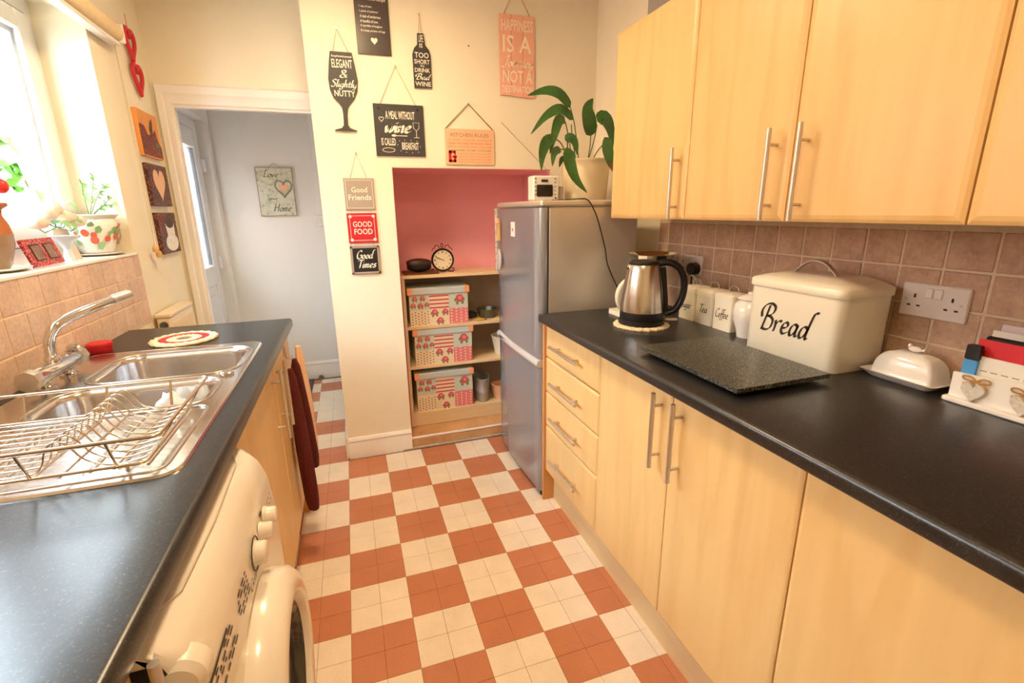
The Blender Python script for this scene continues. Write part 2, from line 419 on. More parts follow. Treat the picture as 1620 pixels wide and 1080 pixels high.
PEN = {
 'B': (.7, [[(.3, .95), (.23, .5), (.14, 0)], [(.02, .45), (-.04, .68), (.08, .92), (.35, 1.02), (.57, .92), (.55, .7), (.38, .56), (.24, .53)], [(.24, .53), (.46, .52), (.6, .38), (.55, .12), (.36, 0), (.1, .02)]]),
 'r': (.36, [[(.05, .45), (.08, .2), (.05, 0)], [(.07, .24), (.15, .38), (.26, .46), (.34, .42)]]),
 'e': (.4, [[(.06, .22), (.2, .24), (.31, .33), (.27, .44), (.16, .44), (.06, .3), (.05, .12), (.14, .01), (.26, .04), (.34, .12)]]),
 'a': (.45, [_bowl, [(.35, .44), (.31, .2), (.33, .03), (.43, .06)]]),
 'd': (.5, [_bowl, [(.62, 1.0), (.5, 1.0), (.43, .85), (.33, .2), (.35, .03), (.44, .06)]]),
 'T': (.46, [[(-.02, .82), (.12, .95), (.38, .9), (.6, .98)], [(.3, .92), (.24, .5), (.18, 0)]]),
 'C': (.5, [[(.5, .84), (.38, .98), (.18, .85), (.05, .5), (.08, .15), (.25, 0), (.48, .13)]]),
 'o': (.4, [[(.2, .45), (.08, .35), (.05, .15), (.14, .01), (.28, .08), (.33, .28), (.25, .43), (.2, .45)]]),
 'f': (.27, [[(.4, .93), (.3, 1.0), (.21, .8), (.14, .3), (.06, -.2), (-.06, -.26)], [(.04, .45), (.32, .45)]]),
 'S': (.46, [[(.44, .86), (.3, .98), (.12, .9), (.1, .72), (.25, .55), (.36, .35), (.28, .08), (.1, 0), (-.03, .12)]]),
 'u': (.46, [[(.06, .44), (.04, .15), (.1, .01), (.22, .08), (.33, .3), (.36, .45)], [(.36, .45), (.32, .15), (.35, .02), (.44, .07)]]),
 'g': (.43, [_bowl, [(.36, .44), (.31, .1), (.22, -.24), (.06, -.3), (-.03, -.18)]]),
 'w': (.55, [[(.03, .44), (.05, .1), (.13, .02), (.22, .2), (.28, .42)], [(.28, .42), (.28, .1), (.36, .02), (.46, .2), (.5, .46)]]),
 'i': (.2, [[(.08, .44), (.06, .12), (.1, .02), (.18, .08)], [(.1, .62), (.12, .67)]]),
 'n': (.42, [[(.05, .44), (.06, .2), (.03, 0)], [(.06, .22), (.16, .4), (.27, .45), (.3, .34), (.26, .1), (.31, .02), (.4, .08)]]),
 'l': (.2, [[(.16, 1.0), (.1, .5), (.06, .12), (.1, .02), (.18, .08)]]),
 'h': (.42, [[(.14, 1.0), (.08, .5), (.03, 0)], [(.07, .25), (.17, .42), (.27, .44), (.28, .3), (.25, .08), (.31, .02), (.39, .08)]]),
 't': (.28, [[(.15, .72), (.09, .3), (.1, .04), (.18, .02), (.26, .1)], [(0, .46), (.28, .46)]]),
 'y': (.44, [[(.06, .44), (.04, .15), (.1, .01), (.22, .08), (.33, .3), (.36, .45)], [(.37, .45), (.3, .05), (.18, -.26), (.02, -.3)]]),
 'J': (.48, [[(.18, .88), (.38, .97), (.58, .95)], [(.44, .95), (.35, .4), (.24, -.05), (.08, -.12), (-.05, .02)]]),
 'G': (.58, [[(.52, .82), (.38, .98), (.18, .85), (.05, .5), (.08, .15), (.25, 0), (.46, .1), (.52, .42), (.34, .42)]]),
 'm': (.55, [[(.04, .44), (.05, .2), (.02, 0)], [(.05, .22), (.14, .42), (.22, .44), (.23, .3), (.19, 0)], [(.22, .22), (.32, .42), (.4, .44), (.41, .3), (.38, .06), (.43, .02), (.51, .08)]]),
 's': (.32, [[(.28, .4), (.17, .46), (.07, .38), (.14, .26), (.25, .16), (.2, .02), (.06, .02), (0, .1)]]),
 'v': (.36, [[(.03, .44), (.12, .02), (.33, .46)]]),
 'L': (.48, [[(.36, .9), (.22, .98), (.15, .6), (.1, .1), (0, .02)], [(.08, .06), (.25, .02), (.46, .1)]]),
 'H': (.58, [[(.14, .95), (.04, 0)], [(.54, .95), (.42, 0)], [(.08, .48), (.49, .5)]]),
 '&': (.6, [[(.5, .4), (.42, .12), (.25, .01), (.08, .1), (.08, .3), (.25, .48), (.4, .7), (.33, .92), (.16, .9), (.14, .7), (.3, .42), (.55, .02)]]),
 ' ': (.25, [])}
def pen(mb, s, x, y, wd, size, O, U, V, m=None, nib=.085, slant=.18, ang=40):
    """flat-nib handwriting, left end at (x, y), capital height size, width fitted to wd"""
    tot = sum(PEN[ch][0] for ch in s); kx = wd/tot; px = 0
    nv = Vector((math.cos(math.radians(ang)), math.sin(math.radians(ang))))*nib*.5
    for ch in s:
        adv, strokes = PEN[ch]
        for st in strokes:
            P = [Vector((p.x, p.y)) for p in crom([(a, b, 0) for a, b in st], 6)]
            v = []; f = []
            for i, p in enumerate(P):
                t = P[min(i+1, len(P)-1)]-P[max(i-1, 0)]; t.normalize(); pp = Vector((-t.y, t.x))
                o = nv*(1 if nv.dot(pp) > 0 else -1) + pp*.018
                for q in (p+o, p-o): v.append((x+(px+q.x+slant*q.y)*kx, y+q.y*size))
            for i in range(len(P)-1): f.append([2*i, 2*i+1, 2*i+3, 2*i+2])
            mb.flat(v, f, O, U, V, m)
        px += adv

# ================================================================ THE SETTING
XL, XR, YF, YD, YH = -.713, 1.475, 1.224, 1.60, 2.75     # tile faces left/right, chimney breast, door wall, hall end wall
ZC, YB = 2.42, -2.1
def S(name, mb, m, parent=None, **k): return mb.build(name, m, parent, kind=None if parent else 'structure', **k)
# floor with each quarter tile
fl = S('floor', MB().box(-.76, 1.6, YB, YH+.02, -.06, -.0012), 'fl_grout', smooth=False)
tm = {}
for k in ('fl_cream', 'fl_red'):
    me = bpy.data.meshes.new('floor_tile'); mb = MB(); mb.box(-.0495, .0495, -.0495, .0495, -.005, 0, .0006, 1)
    me.from_pydata(mb.v, [], mb.f); me.materials.append(M[k]); tm[k] = me
def tile_kind(i, j):
    if (i, j) == (-1, 10): return 'fl_cream'
    return 'fl_cream' if (i+j) % 2 == 0 else 'fl_red'
far = {'fl_cream': MB(), 'fl_red': MB()}
for a in range(-8, 15):
    for b in range(-21, 28):
        i, j = math.floor(a/2), math.floor(b/2); k = tile_kind(i, j); x, y = a*.1+.05, b*.1+.05
        if y > 1.24 and x > 0: continue
        seen = (-.2 < x < .95 and -.42 < y < 1.24) or (-.42 < x < 0 and y >= 1.24 and y < 2.75)
        if seen:
            o = bpy.data.objects.new('floor_tile', tm[k]); COL.objects.link(o); o.parent = fl; o.location = Vector((x, y, 0))-ORG['floor']
        elif x < 1.5 and y < 2.75: far[k].box(x-.0495, x+.0495, y-.0495, y+.0495, -.005, 0)
for k, mb in far.items(): tag(mb.build('floor_tile_field', k, fl, smooth=False), kind='stuff')
S('ceiling', MB().box(-.76, 1.6, YB, YH+.02, ZC, ZC+.05), 'ceil', smooth=False)
# left wall with window opening y -.55..1.0, z 1.187..2.06
wl = MB(); x0, x1 = -1.02, XL-.006
wl.box(x0, x1, YB, YD, -.05, 1.18); wl.box(x0, x1, YB, YD, 2.06, ZC)
wl.box(x0, x1, 1.0, YD, 1.18, 2.06); wl.box(x0, x1, YB, -.55, 1.18, 2.06)
wl_o = S('wall_left', wl, 'wall', smooth=False)
S('trim_window_sill', MB().box(-.93, XL+.004, -.55, 1.0, 1.178, 1.188, .002), 'gloss')
MB().box(x1-.001, XL-.002, -1.6, 1.02, .90, 1.185).build('grout_bed', 'grout_l', wl_o, smooth=False)
ys = [.126+.0925*k for k in range(-18, 10)]+[1.02]; zs = [.905, .995, 1.09, 1.184]
for a in range(len(ys)-1):
    for b in range(3):
        MB().box(XL-.006, XL+random.uniform(-.0004, .0006), ys[a]+.002, ys[a+1]-.002, zs[b]+.002, zs[b+1]-.002, .0018, 1).build('wall_tile', 'tile_l', wl_o)
# right wall
wr = S('wall_right', MB().box(XR+.006, XR+.12, YB, YH, -.05, ZC), 'wall', smooth=False)
MB().box(XR-.0025, XR+.0065, -1.7, .549, .90, 1.32).build('grout_bed', 'grout', wr, smooth=False)
ys = [.48-.0983*k for k in range(23)]; ys = [.549]+ys; zs = [.905, .997, 1.0896, 1.182, 1.275]
for a in range(len(ys)-1):
    for b in range(4):
        MB().box(XR-.004, XR+.001+random.uniform(-.0004, .0006)-.002, ys[a+1]+.0028, ys[a]-.0028, zs[b]+.0028, zs[b+1]-.0028, .002, 1).build('wall_tile', 'tile_r', wr)
# wall behind the camera
S('wall_back', MB().box(-1.02, 1.6, YB-.1, YB, -.05, ZC), 'wall', smooth=False)
# chimney breast with the niche
cb = MB(); cb.box(.008, .355, YF, 1.75, -.02, ZC); cb.box(.355, 1.215, YF, 1.75, 1.55, ZC); cb.box(1.215, XR+.02, YF, 1.75, -.02, ZC)
cbo = S('wall_far', cb, 'wall', smooth=False)
nl = MB(); nl.box(.355, .3575, YF+.002, 1.66, .06, 1.55); nl.box(1.2125, 1.215, YF+.002, 1.66, .06, 1.55); nl.box(.355, 1.215, YF+.002, 1.66, 1.5475, 1.5505); nl.box(.355, 1.215, 1.655, 1.70, -.02, 1.55)
nl.build('niche_lining', 'pink', cbo, smooth=False)
h = S('trim_hearth', MB().box(.357, 1.213, YF+.002, 1.655, -.02, .058), 'hearth', smooth=False)
for k in range(5): MB().box(.3585+k*.172, .5265+k*.172, YF+.03, 1.36, .056, .0605, .001, 1).build('hearth_tile', 'hearth', h)
for k in range(5): MB().box(.3585+k*.172, .5265+k*.172, YF-.003, YF+.004, .012, .05, .001, 1).build('riser_tile', 'hearth', h)
MB().tube([(.356, YF+.006, .061), (1.21, YF+.006, .061)], .008, 10).build('step_nosing', 'nose', h)
MB().box(.30, 1.21, YF-.018, YF+.002, -.001, .011, .003, 1).build('cement_strip', 'dust', h)
def skirting(name, a, b, nrm, parent=None, h_=.125, m='gloss'):
    """moulded board from a to b on the floor, nrm points into the room"""
    a, b, n = Vector((*a, 0)), Vector((*b, 0)), Vector((*nrm, 0)); prof = [(0, 0), (.016, 0), (.016, h_*.72), (.013, h_*.78), (.013, h_*.82), (.017, h_*.85), (.015, h_*.92), (.008, h_), (0, h_)]
    rings = [[p + n*o + Vector((0, 0, z)) for o, z in prof] for p in (a, b)]
    mb = MB(); mb.loft(rings); return S(name, mb, m, parent, ang=50)
skirting('baseboard_far', (.008, YF), (.355, YF), (0, -1))
skirting('baseboard_side', (.008, YD), (.008, YF), (-1, 0))
skirting('baseboard_hall', (-.73, YH), (.03, YH), (0, -1), h_=.15)
# door wall and hall
dw = MB(); dw.box(-.76, .02, YD, YD+.03, 1.851, ZC); dw.box(-.76, -.645, YD, YD+.03, -.02, 1.851)
S('wall_door', dw, 'wall', smooth=False)
ar = MB()
def arch(pts_in, pts_out):
    lv = [(0, 0), (.10, .012), (.45, .016), (.55, .022), (.9, .022), (1, .006)]
    rings = []
    for (xi, zi), (xo, zo) in zip(pts_in, pts_out):
        ring = [Vector((xi+(xo-xi)*t, YD-d, zi+(zo-zi)*t)) for t, d in lv]
        ring += [Vector((xo, YD+.001, zo)), Vector((xi, YD+.001, zi))]
        rings.append(ring)
    ar.loft(rings)
arch([(-.64, 0), (-.64, 1.851), (.03, 1.851)], [(-.706, 0), (-.706, 1.95), (.03, 1.95)])
S('trim_architrave', ar, 'gloss', ang=25)
dj = MB(); dj.box(-.645, -.636, YD-.003, YD+.034, 0, 1.846); dj.box(-.645, .007, YD-.003, YD+.034, 1.846, 1.855); dj.box(-.001, .0075, YD-.003, YD+.034, 0, 1.846)
S('trim_door_lining', dj, 'gloss', smooth=False)
hw = MB(); hw.box(-1.02, .1, YH, YH+.1, -.05, ZC)
S('wall_hall_end', hw, 'hallwall', smooth=False)
S('wall_hall_right', MB().box(.008, .1, 1.752, YH, -.05, ZC), 'hallwall', smooth=False)
hl = MB(); hl.box(-1.02, -.735, YD+.03, 1.74, -.05, ZC); hl.box(-1.02, -.735, 2.66, YH, -.05, ZC); hl.box(-1.02, -.735, 1.74, 2.66, 1.95, ZC)
S('wall_hall_left', hl, 'hallwall', smooth=False)
d1 = thing('door_1', None, None, (-.84, 2.2, 0), kind='structure')
fr = MB(); fr.box(-.87, -.80, 1.74, 1.79, 0, 1.95, .004); fr.box(-.87, -.80, 2.62, 2.66, 0, 1.95, .004); fr.box(-.87, -.80, 1.79, 2.62, 1.88, 1.95, .004)
fr.build('door_frame', 'upvc', d1)
lf = MB(); y0, y1 = 1.795, 2.615
lf.box(-.85, -.79, y0, y0+.13, .01, 1.875, .004); lf.box(-.85, -.79, y1-.12, y1, .01, 1.875, .004); lf.box(-.85, -.79, y0+.13, y1-.12, 1.76, 1.875, .004); lf.box(-.85, -.79, y0+.13, y1-.12, .86, .99, .004)
lf.box(-.845, -.80, y0+.13, y1-.12, .01, .86)
leaf = lf.build('door_leaf', 'upvc', d1)
MB().box(-.80, -.792, y0+.19, y1-.18, .12, .80, .004).build('door_panel', 'upvc', leaf)
MB().box(-.826, -.818, y0+.13, y1-.12, .99, 1.76).build('pane', 'dimming_glass', leaf)
gk = MB(); a, b = y0+.13, y1-.12
gk.box(-.815, -.800, b-.018, b-.006, .995, 1.755); gk.box(-.815, -.800, a+.006, a+.018, .995, 1.755)
gk.build('gasket', 'gasket', leaf)
for z in (1.66, 1.0, .2): MB().box(-.80, -.765, 2.595, 2.635, z-.045, z+.045, .006).build('hinge', 'upvc', d1)
# window
wn = thing('window_1', None, None, (-.9, .2, 1.19), kind='structure')
WX0, WX1 = -.945, -.875
f = MB(); f.box(WX0, WX1, .952, 1.0, 1.188, 2.06); f.box(WX0, WX1, -.55, -.502, 1.188, 2.06); f.box(WX0, WX1, -.502, .952, 2.012, 2.06); f.box(WX0, WX1, -.502, .952, 1.188, 1.236); f.box(WX0, WX1, .19, .25, 1.236, 2.012)
f.build('window_frame', 'upvc', wn)
for ya, yb in ((.25, .952), (-.502, .19)):
    g = MB()
    for q in ((ya, ya+.004, 1.236, 2.012), (yb-.004, yb, 1.236, 2.012), (ya, yb, 1.236, 1.24), (ya, yb, 2.008, 2.012)): g.box(-.94, -.872, *q)
    g.build('gasket', 'gasket', wn, smooth=False)
    s_ = MB()
    for q in ((ya+.004, ya+.07, 1.24, 2.008), (yb-.07, yb-.004, 1.24, 2.008), (ya+.07, yb-.07, 1.24, 1.306), (ya+.07, yb-.07, 1.942, 2.008)): s_.box(-.935, -.865, *q, .005)
    sash = s_.build('sash', 'upvc', wn)
    g = MB()
    for q in ((ya+.07, ya+.086, 1.306, 1.942), (yb-.086, yb-.07, 1.306, 1.942), (ya+.086, yb-.086, 1.306, 1.322), (ya+.086, yb-.086, 1.926, 1.942)): g.box(-.925, -.885, *q)
    g.build('glazing_bead', 'bead', sash, smooth=False)
    MB().box(-.912, -.904, ya+.08, yb-.08, 1.315, 1.933).build('pane', 'glass', sash, smooth=False)
# outside
S('ground_outside', MB().box(-7, -1.03, -6, 9, -.3, -.25), 'outground', smooth=False)
S('wall_outside', MB().box(-3.8, -3.6, -5, 9, -.25, 2.7), 'outwall', smooth=False)
S('added_sky_blocker', MB().box(-1.22, -1.02, -2.2, 2.9, 2.3, 2.38), 'upvc', smooth=False)  # unseen slab added over the window to cut steep sky light on the sill
# ceiling lamps (out of the picture); the second is added as fill
for n, ((x, y), watt) in enumerate(LAMPS):
    t = thing('ceiling_light', ['round opal ceiling light above the drawers', 'added round ceiling fill light above the washing machine end'][n], 'ceiling light', (x, y, ZC-.07), 'ceiling lights')
    MB().lathe([(.15, ZC), (.155, ZC-.02), (.14, ZC-.025), (.01, ZC-.026)], (x, y, 0)).build('lamp_base', 'white', t)
    MB().lathe([(.135, ZC-.024), (.12, ZC-.05), (.07, ZC-.066), (.005, ZC-.07)], (x, y, 0)).build('lamp_shade', 'lampshade', t)
    d = bpy.data.lights.new('lamp_light', 'AREA'); d.shape = 'DISK'; d.size = .28; d.energy = watt; d.color = LAMP_COL
    o = bpy.data.objects.new('lamp_light', d); COL.objects.link(o); o.parent = t; o.location = (0, 0, -.012)

# ================================================================ UNITS, WORKTOPS, APPLIANCES
def door_panel(mb, xf, xb, y0, y1, z0, z1, ch=.013, dp=.0045):
    """slab door whose front (xf) has a wide shallow chamfer"""
    s = 1 if xf > xb else -1
    def ring(x, i): return [Vector((x, y0+i, z0+i)), Vector((x, y1-i, z0+i)), Vector((x, y1-i, z1-i)), Vector((x, y0+i, z1-i))]
    mb.loft([ring(xb, 0), ring(xf-s*dp, 0), ring(xf-s*dp*.35, ch*.45), ring(xf, ch)])
    return mb
def bar_handle(parent, p0, p1, out, label='brushed steel bar handle'):
    """bar from p0 to p1, standing off towards the panel by vector out"""
    p0, p1, out = Vector(p0), Vector(p1), Vector(out); d = p1-p0
    mb = MB(); mb.tube([p0, p1], .0062, 12)
    for t in (.17, .83): mb.tube([p0+d*t, p0+d*t+out], .0045, 8)
    return mb.build('handle', 'steel', parent, label=label)
H = .225
# ---- right base units
du = thing('drawer_unit', 'maple drawer unit with four drawers beside the fridge', 'drawer unit', (1.15, .245, 0))
MB().box(.906, 1.46, .003, .485, .15, .872).build('body', 'carcass', du, smooth=False)
MB().box(.878, 1.46, .487, .503, 0, .874, .001).build('end_panel', 'edge', du)
for (z0, z1), zh in zip(((.716, .866), (.556, .712), (.393, .552), (.163, .389)), (.789, .628, .468, .267)):
    d = door_panel(MB(), .885, .905, .004, .484, z0, z1, .009, .006).build('drawer', 'door', du, ang=12)
    bar_handle(d, (.855, .378, zh), (.855, .128, zh), (.03, 0, 0))
bc = thing('base_cabinet', 'maple base cabinet with two long-handled doors next to the drawers', 'cabinet', (1.15, -.39, 0), 'right base cabinets')
MB().box(.906, 1.46, -.786, 0, .15, .872).build('body', 'carcass', bc, smooth=False)
for y0, y1, yh in ((-.387, -.001, -.345), (-.784, -.390, -.430)):
    d = door_panel(MB(), .885, .905, y0, y1, .163, .866, .008, .003).build('door', 'door', bc, ang=12)
    bar_handle(d, (.855, yh, .853), (.855, yh, .63), (.03, 0, 0))
bc2 = thing('base_cabinet', 'maple base unit with one plain door at the near end, right side', 'cabinet', (1.15, -1.1, 0), 'right base cabinets')
MB().box(.906, 1.46, -1.388, -.789, .15, .872).build('body', 'carcass', bc2, smooth=False)
door_panel(MB(), .885, .905, -1.386, -.788, .163, .866, .008, .003).build('door', 'door', bc2, ang=12)
MB().box(.93, .945, -1.39, .485, 0, .149).build('plinth_board', 'plinth', label='pale maple plinth board under the right-hand units', cat='plinth')
def wt_profile(xf, xb, zt, th):
    s = 1 if xb > xf else -1
    r = .012; pr = [(xb, zt)]
    for k in range(5): a = PI/2*k/4; pr.append((xf+s*(r-r*math.sin(a)), zt-r+r*math.cos(a)))
    for k in range(4): a = PI/2*k/3; pr.append((xf+s*(.006-.006*math.cos(a)), zt-th+.006-.006*math.sin(a)))
    pr.append((xb, zt-th)); return pr
def wt_strip(mb, xf, xb, ya, yb, zt=.91, th=.034):
    pr = wt_profile(xf, xb, zt, th); mb.loft([[Vector((x, ya, z)) for x, z in pr], [Vector((x, yb, z)) for x, z in pr]])
mb = MB(); wt_strip(mb, .845, XR-.005, -1.45, .474)
mb.build('worktop', 'worktop', label='charcoal speckled worktop along the right wall', cat='worktop')
# ---- left base units
lu = thing('sink_cabinet', 'maple sink cabinet with two doors below the sink', 'cabinet', (-.45, .25, 0))
MB().box(-.70, -.186, -.28, .765, .15, .74).build('body', 'carcass', lu, smooth=False)
MB().box(-.70, -.172, .767, .783, 0, .874, .001).build('end_panel', 'edge', lu)
MB().box(-.70, -.162, -.285, -.270, 0, .874, .001).build('side_panel', 'edge', lu)
MB().box(-.235, -.225, -.268, .765, 0, .149).build('plinth', 'plinth', lu, smooth=False)
for y0, y1, yh in ((.312, .764, .365), (-.268, .308, .255)):
    d = door_panel(MB(), -.165, -.185, y0, y1, .163, .866, .008, .003).build('door', 'door', lu, ang=12)
    bar_handle(d, (-.134, yh, .848), (-.134, yh, .61), (-.032, 0, 0))
lc = thing('base_cabinet', 'maple base cabinet on the near side of the washing machine', 'cabinet', (-.45, -1.16, 0))
MB().box(-.70, -.186, -1.45, -.832, .15, .872).build('body', 'carcass', lc, smooth=False)
MB().box(-.235, -.225, -1.45, -.832, 0, .149).build('plinth', 'plinth', lc, smooth=False)
d = door_panel(MB(), -.165, -.185, -1.45, -.832, .163, .866, .008, .003).build('door', 'door', lc, ang=12)
bar_handle(d, (-.134, -.852, .858), (-.134, -.852, .63), (-.032, 0, 0))
mb = MB(); wt_strip(mb, -.141, -.215, -1.5, .785)
mb.box(XL, -.215, .385, .785, .876, .91); mb.box(XL, -.215, -1.5, -.485, .876, .91); mb.box(XL, -.655, -.485, .385, .876, .91)
mb.build('worktop', 'worktop', label='charcoal speckled worktop around the sink under the window', cat='worktop', smooth=True)
# ---- upper cabinets
XU, ZU0, ZU1 = 1.17, 1.297, 1.982
def upper(y0, y1, doors, label):
    t = thing('wall_cabinet', label, 'cabinet', (1.33, (y0+y1)/2, ZU0), 'wall cabinets above the right worktop')
    MB().box(XU+.021, XR-.003, y0, y1, ZU0+.004, ZU1).build('body', 'edge', t, smooth=False)
    for a, b, yh in doors:
        d = door_panel(MB(), XU, XU+.02, a, b, ZU0, ZU1, .016, .0055).build('door', 'door', t, ang=12)
        if yh is not None: bar_handle(d, (XU-.03, yh, 1.523), (XU-.03, yh, 1.30), (.03, 0, 0))
upper(0, .476, [(.001, .476, .04)], 'maple single-door wall cabinet nearest the fridge')
upper(-.787, -.002, [(-.394, -.002, -.349), (-.786, -.398, -.44)], 'maple double-door wall cabinet above the bread bin')
upper(-1.3, -.789, [(-1.29, -.79, -1.25)], 'maple wall cabinet at the right edge, above the letter rack')
# ---- fridge freezer
fz = thing('fridge_freezer', 'silver fridge freezer standing between the niche and the drawers', 'fridge freezer', (1.1, .81, 0))
MB().box(.905, 1.33, .508, 1.115, .03, 1.345, .006).build('body', 'fridgeside', fz)
MB().box(.868, 1.335, .504, 1.118, 1.347, 1.372, .007).build('top_cover', 'fridgeside', fz)
def fdoor(z0, z1, name):
    ring = []
    pr = [(.898, .506), (.885, .504), (.872, .508), (.864, .52)]+[(.8635-.010*math.sin(PI*k/10), .52+(1.10-.52)*k/10) for k in range(1, 10)]+[(.864, 1.10), (.872, 1.112), (.885, 1.117), (.898, 1.116)]
    mb = MB(); mb.loft([[Vector((x, y, z)) for x, y in pr] for z in (z0, z0+.004, z1-.004, z1)])
    return mb.build(name, 'fridge', fz, ang=40)
fdoor(.695, 1.343, 'fridge_door'); fdoor(.04, .655, 'freezer_door')
hd = MB(); n = 16; rings = []
for k in range(n+1):
    y = .507+(1.115-.507)*k/n; b = .010*math.sin(PI*k/n); z = .674
    rings.append([Vector((.868-b-.004, y, .657)), Vector((.858-b-.004, y, .662)), Vector((.855-b-.004, y, .674)), Vector((.860-b-.004, y, .688)), Vector((.870-b-.004, y, .693)), Vector((.89, y, .693)), Vector((.89, y, .657))])
hd.loft(rings); hdl = hd.build('handle_strip', 'fridgegrey', fz, ang=50, label='pale grey curved grip strip between the doors')
MB().box(.846, .850, .93, 1.06, .668, .682, .001).build('grip_recess', 'darkgrey', hdl)
MB().tube([(.8472, .80, .676), (.844, .80, .676)], .010, 12).build('lock_button', 'chrome', hdl)
MB().box(.893, .907, .512, 1.112, .04, 1.343).build('door_seal', 'darkgrey', fz, smooth=False)
for y in (.54, 1.08): MB().lathe([(.018, 0), (.018, .03), (.012, .032)], (.90, y, 0), 12).build('foot', 'black', fz)
# magnets on the fridge door
t = thing('fridge_magnet', 'small wooden clip magnet high on the fridge door', 'magnet', (.852, 1.02, 1.18), 'things stuck on the fridge')
MB().box(.842, .853, 1.015, 1.045, 1.185, 1.29, .002).build('clip', 'acorn', t); MB().box(.835, .846, 1.012, 1.05, 1.27, 1.298, .003).build('block', 'peachboard', t)
t = thing('fridge_magnet', 'tiny white tag magnet with a red mark on the fridge door', 'magnet', (.852, .82, 1.215), 'things stuck on the fridge')
MB().box(.851, .8545, .79, .845, 1.215, 1.282, .001).build('tag', 'paper', t); MB().poly(heart(16, .02, .02), (.8508, .818, 1.245), (0, 1, 0), (0, 0, 1)).build('red_mark', 'red', t)
MB().lathe([(.0005, 0), (.03, .001), (.036, .004), (.036, .006), (.03, .009), (.0005, .010)], (.842, 1.03, 1.09), 20, ax='x', sy=1.5).build('suction_hook', 'fridgegrey', label='clear oval stick-on hook low on the fridge door beside the niche', cat='hook', group='things stuck on the fridge')
MB().box(.86, .885, 1.125, 1.14, 1.01, 1.345, .003).build('patterned_board', 'roses', label='narrow rose-red patterned board showing behind the fridge edge', cat='board')
# ---- washing machine
wm = thing('washing_machine', 'white front-loading washing machine under the left worktop', 'washing machine', (-.4, -.57, 0))
Y0, Y1 = -.828, -.296
MB().box(-.69, -.100, Y0, Y1, .012, .72, .006).build('body', 'washer', wm)
pr = [(-.66, .856), (-.20, .857), (-.165, .855), (-.145, .848), (-.128, .836), (-.116, .82), (-.109, .80), (-.105, .787), (-.103, .779), (-.096, .706), (-.098, .700), (-.14, .70), (-.14, .838), (-.66, .838)]
def sec(y, k): return [Vector((x-(k*.018 if x > -.13 else 0), y, z-(k*.006 if z > .75 else 0))) for x, z in pr]
mb = MB(); mb.loft([sec(Y0, 1), sec(Y0+.006, .35), sec(Y0+.02, 0), sec(Y1-.02, 0), sec(Y1-.006, .35), sec(Y1, 1)])
top = mb.build('fascia', 'washer', wm, ang=40)
MB().tube([(-.158, Y0+.06, .8562), (-.142, Y0+.1, .8505), (-.138, -.57, .8485), (-.142, Y1-.08, .8505), (-.16, Y1-.03, .8562)], .0012, 6).build('seam', 'knobgrey', top)
def fpt(y, z, d=.0012):   # a point on the sloped front of the fascia
    return Vector((-.103+(.779-z)/.073*.007+d, y, z))
FO, FU, FV = fpt(0, .712), Vector((0, 1, 0)), (fpt(0, .775)-fpt(0, .712)).normalized()
for y, r in ((-.418, .017), (-.468, .015), (-.535, .021)):
    p = fpt(y, .748, 0); MB().lathe([(r*1.12, 0), (r*1.1, .004), (r, .006), (r*.94, .02), (r*.8, .023), (.001, .024)], p, 20, ax='x').build('dial', 'washer', wm)
    if y < -.5: MB().tube([p+Vector((.003, .030*math.cos(a), .030*math.sin(a))) for a in [PI*k/12*2 for k in range(12)]], .0012, 5, True).build('dial_ring', 'darkgrey', wm)
lt = MB()
def fl_box(y0, y1, v0, v1): lt.poly([(y0, v0), (y1, v0), (y1, v1), (y0, v1)], FO, FU, FV)
for r0 in range(5):
    y = -.60
    while y > -.80:
        wd = random.uniform(.006, .02)
        if random.random() < .72 and not (-.69 < y < -.66): fl_box(y-wd, y, .050-r0*.008, .0535-r0*.008)
        y -= wd+.006
for y in (-.34, -.36, -.375, -.39): fl_box(y-.006, y, .04, .043); fl_box(y-.006, y, .028, .031)
fl_box(-.815, -.725, .056, .0605); fl_box(-.45, -.432, .052, .058)
lt.build('panel_lettering', 'ink', top, smooth=False)
lt = MB()
pen(lt, 'Grando', -.60, .006, .085, .014, FO, FU, FV)
lt.build('logo_lettering', 'ink', top, smooth=False)
MB().lathe([(.001, Y0-.002), (.022, Y0), (.03, Y0+.008), (.03, Y0+.034), (.024, Y0+.042), (.001, Y0+.045)], (-.128, 0, .795), 20, ax='y').build('detergent_drawer', 'washer', wm)
cy, cz = -.575, .49
dr = MB().lathe([(.205, 0), (.206, .02), (.200, .045), (.185, .060), (.165, .064), (.150, .060), (.140, .045), (.135, .02)], (-.108, cy, cz), 48, ax='x').build('porthole_door', 'washer', wm, label='round white porthole door')
MB().lathe([(.142, .018), (.14, .046), (.134, .05), (.128, .046), (.12, .03), (.06, .012), (.001, .005)], (-.108, cy, cz), 48, ax='x').build('porthole_glass', 'doorglass', dr)
MB().box(-.12, -.097, Y0+.01, Y1-.01, .04, .15, .003).build('kick_panel', 'washer', wm)
for y in (Y0+.05, Y1-.05): MB().lathe([(.02, 0), (.02, .014)], (-.2, y, 0), 12).build('foot', 'black', wm)

# ================================================================ SINK SIDE
ZT = .91
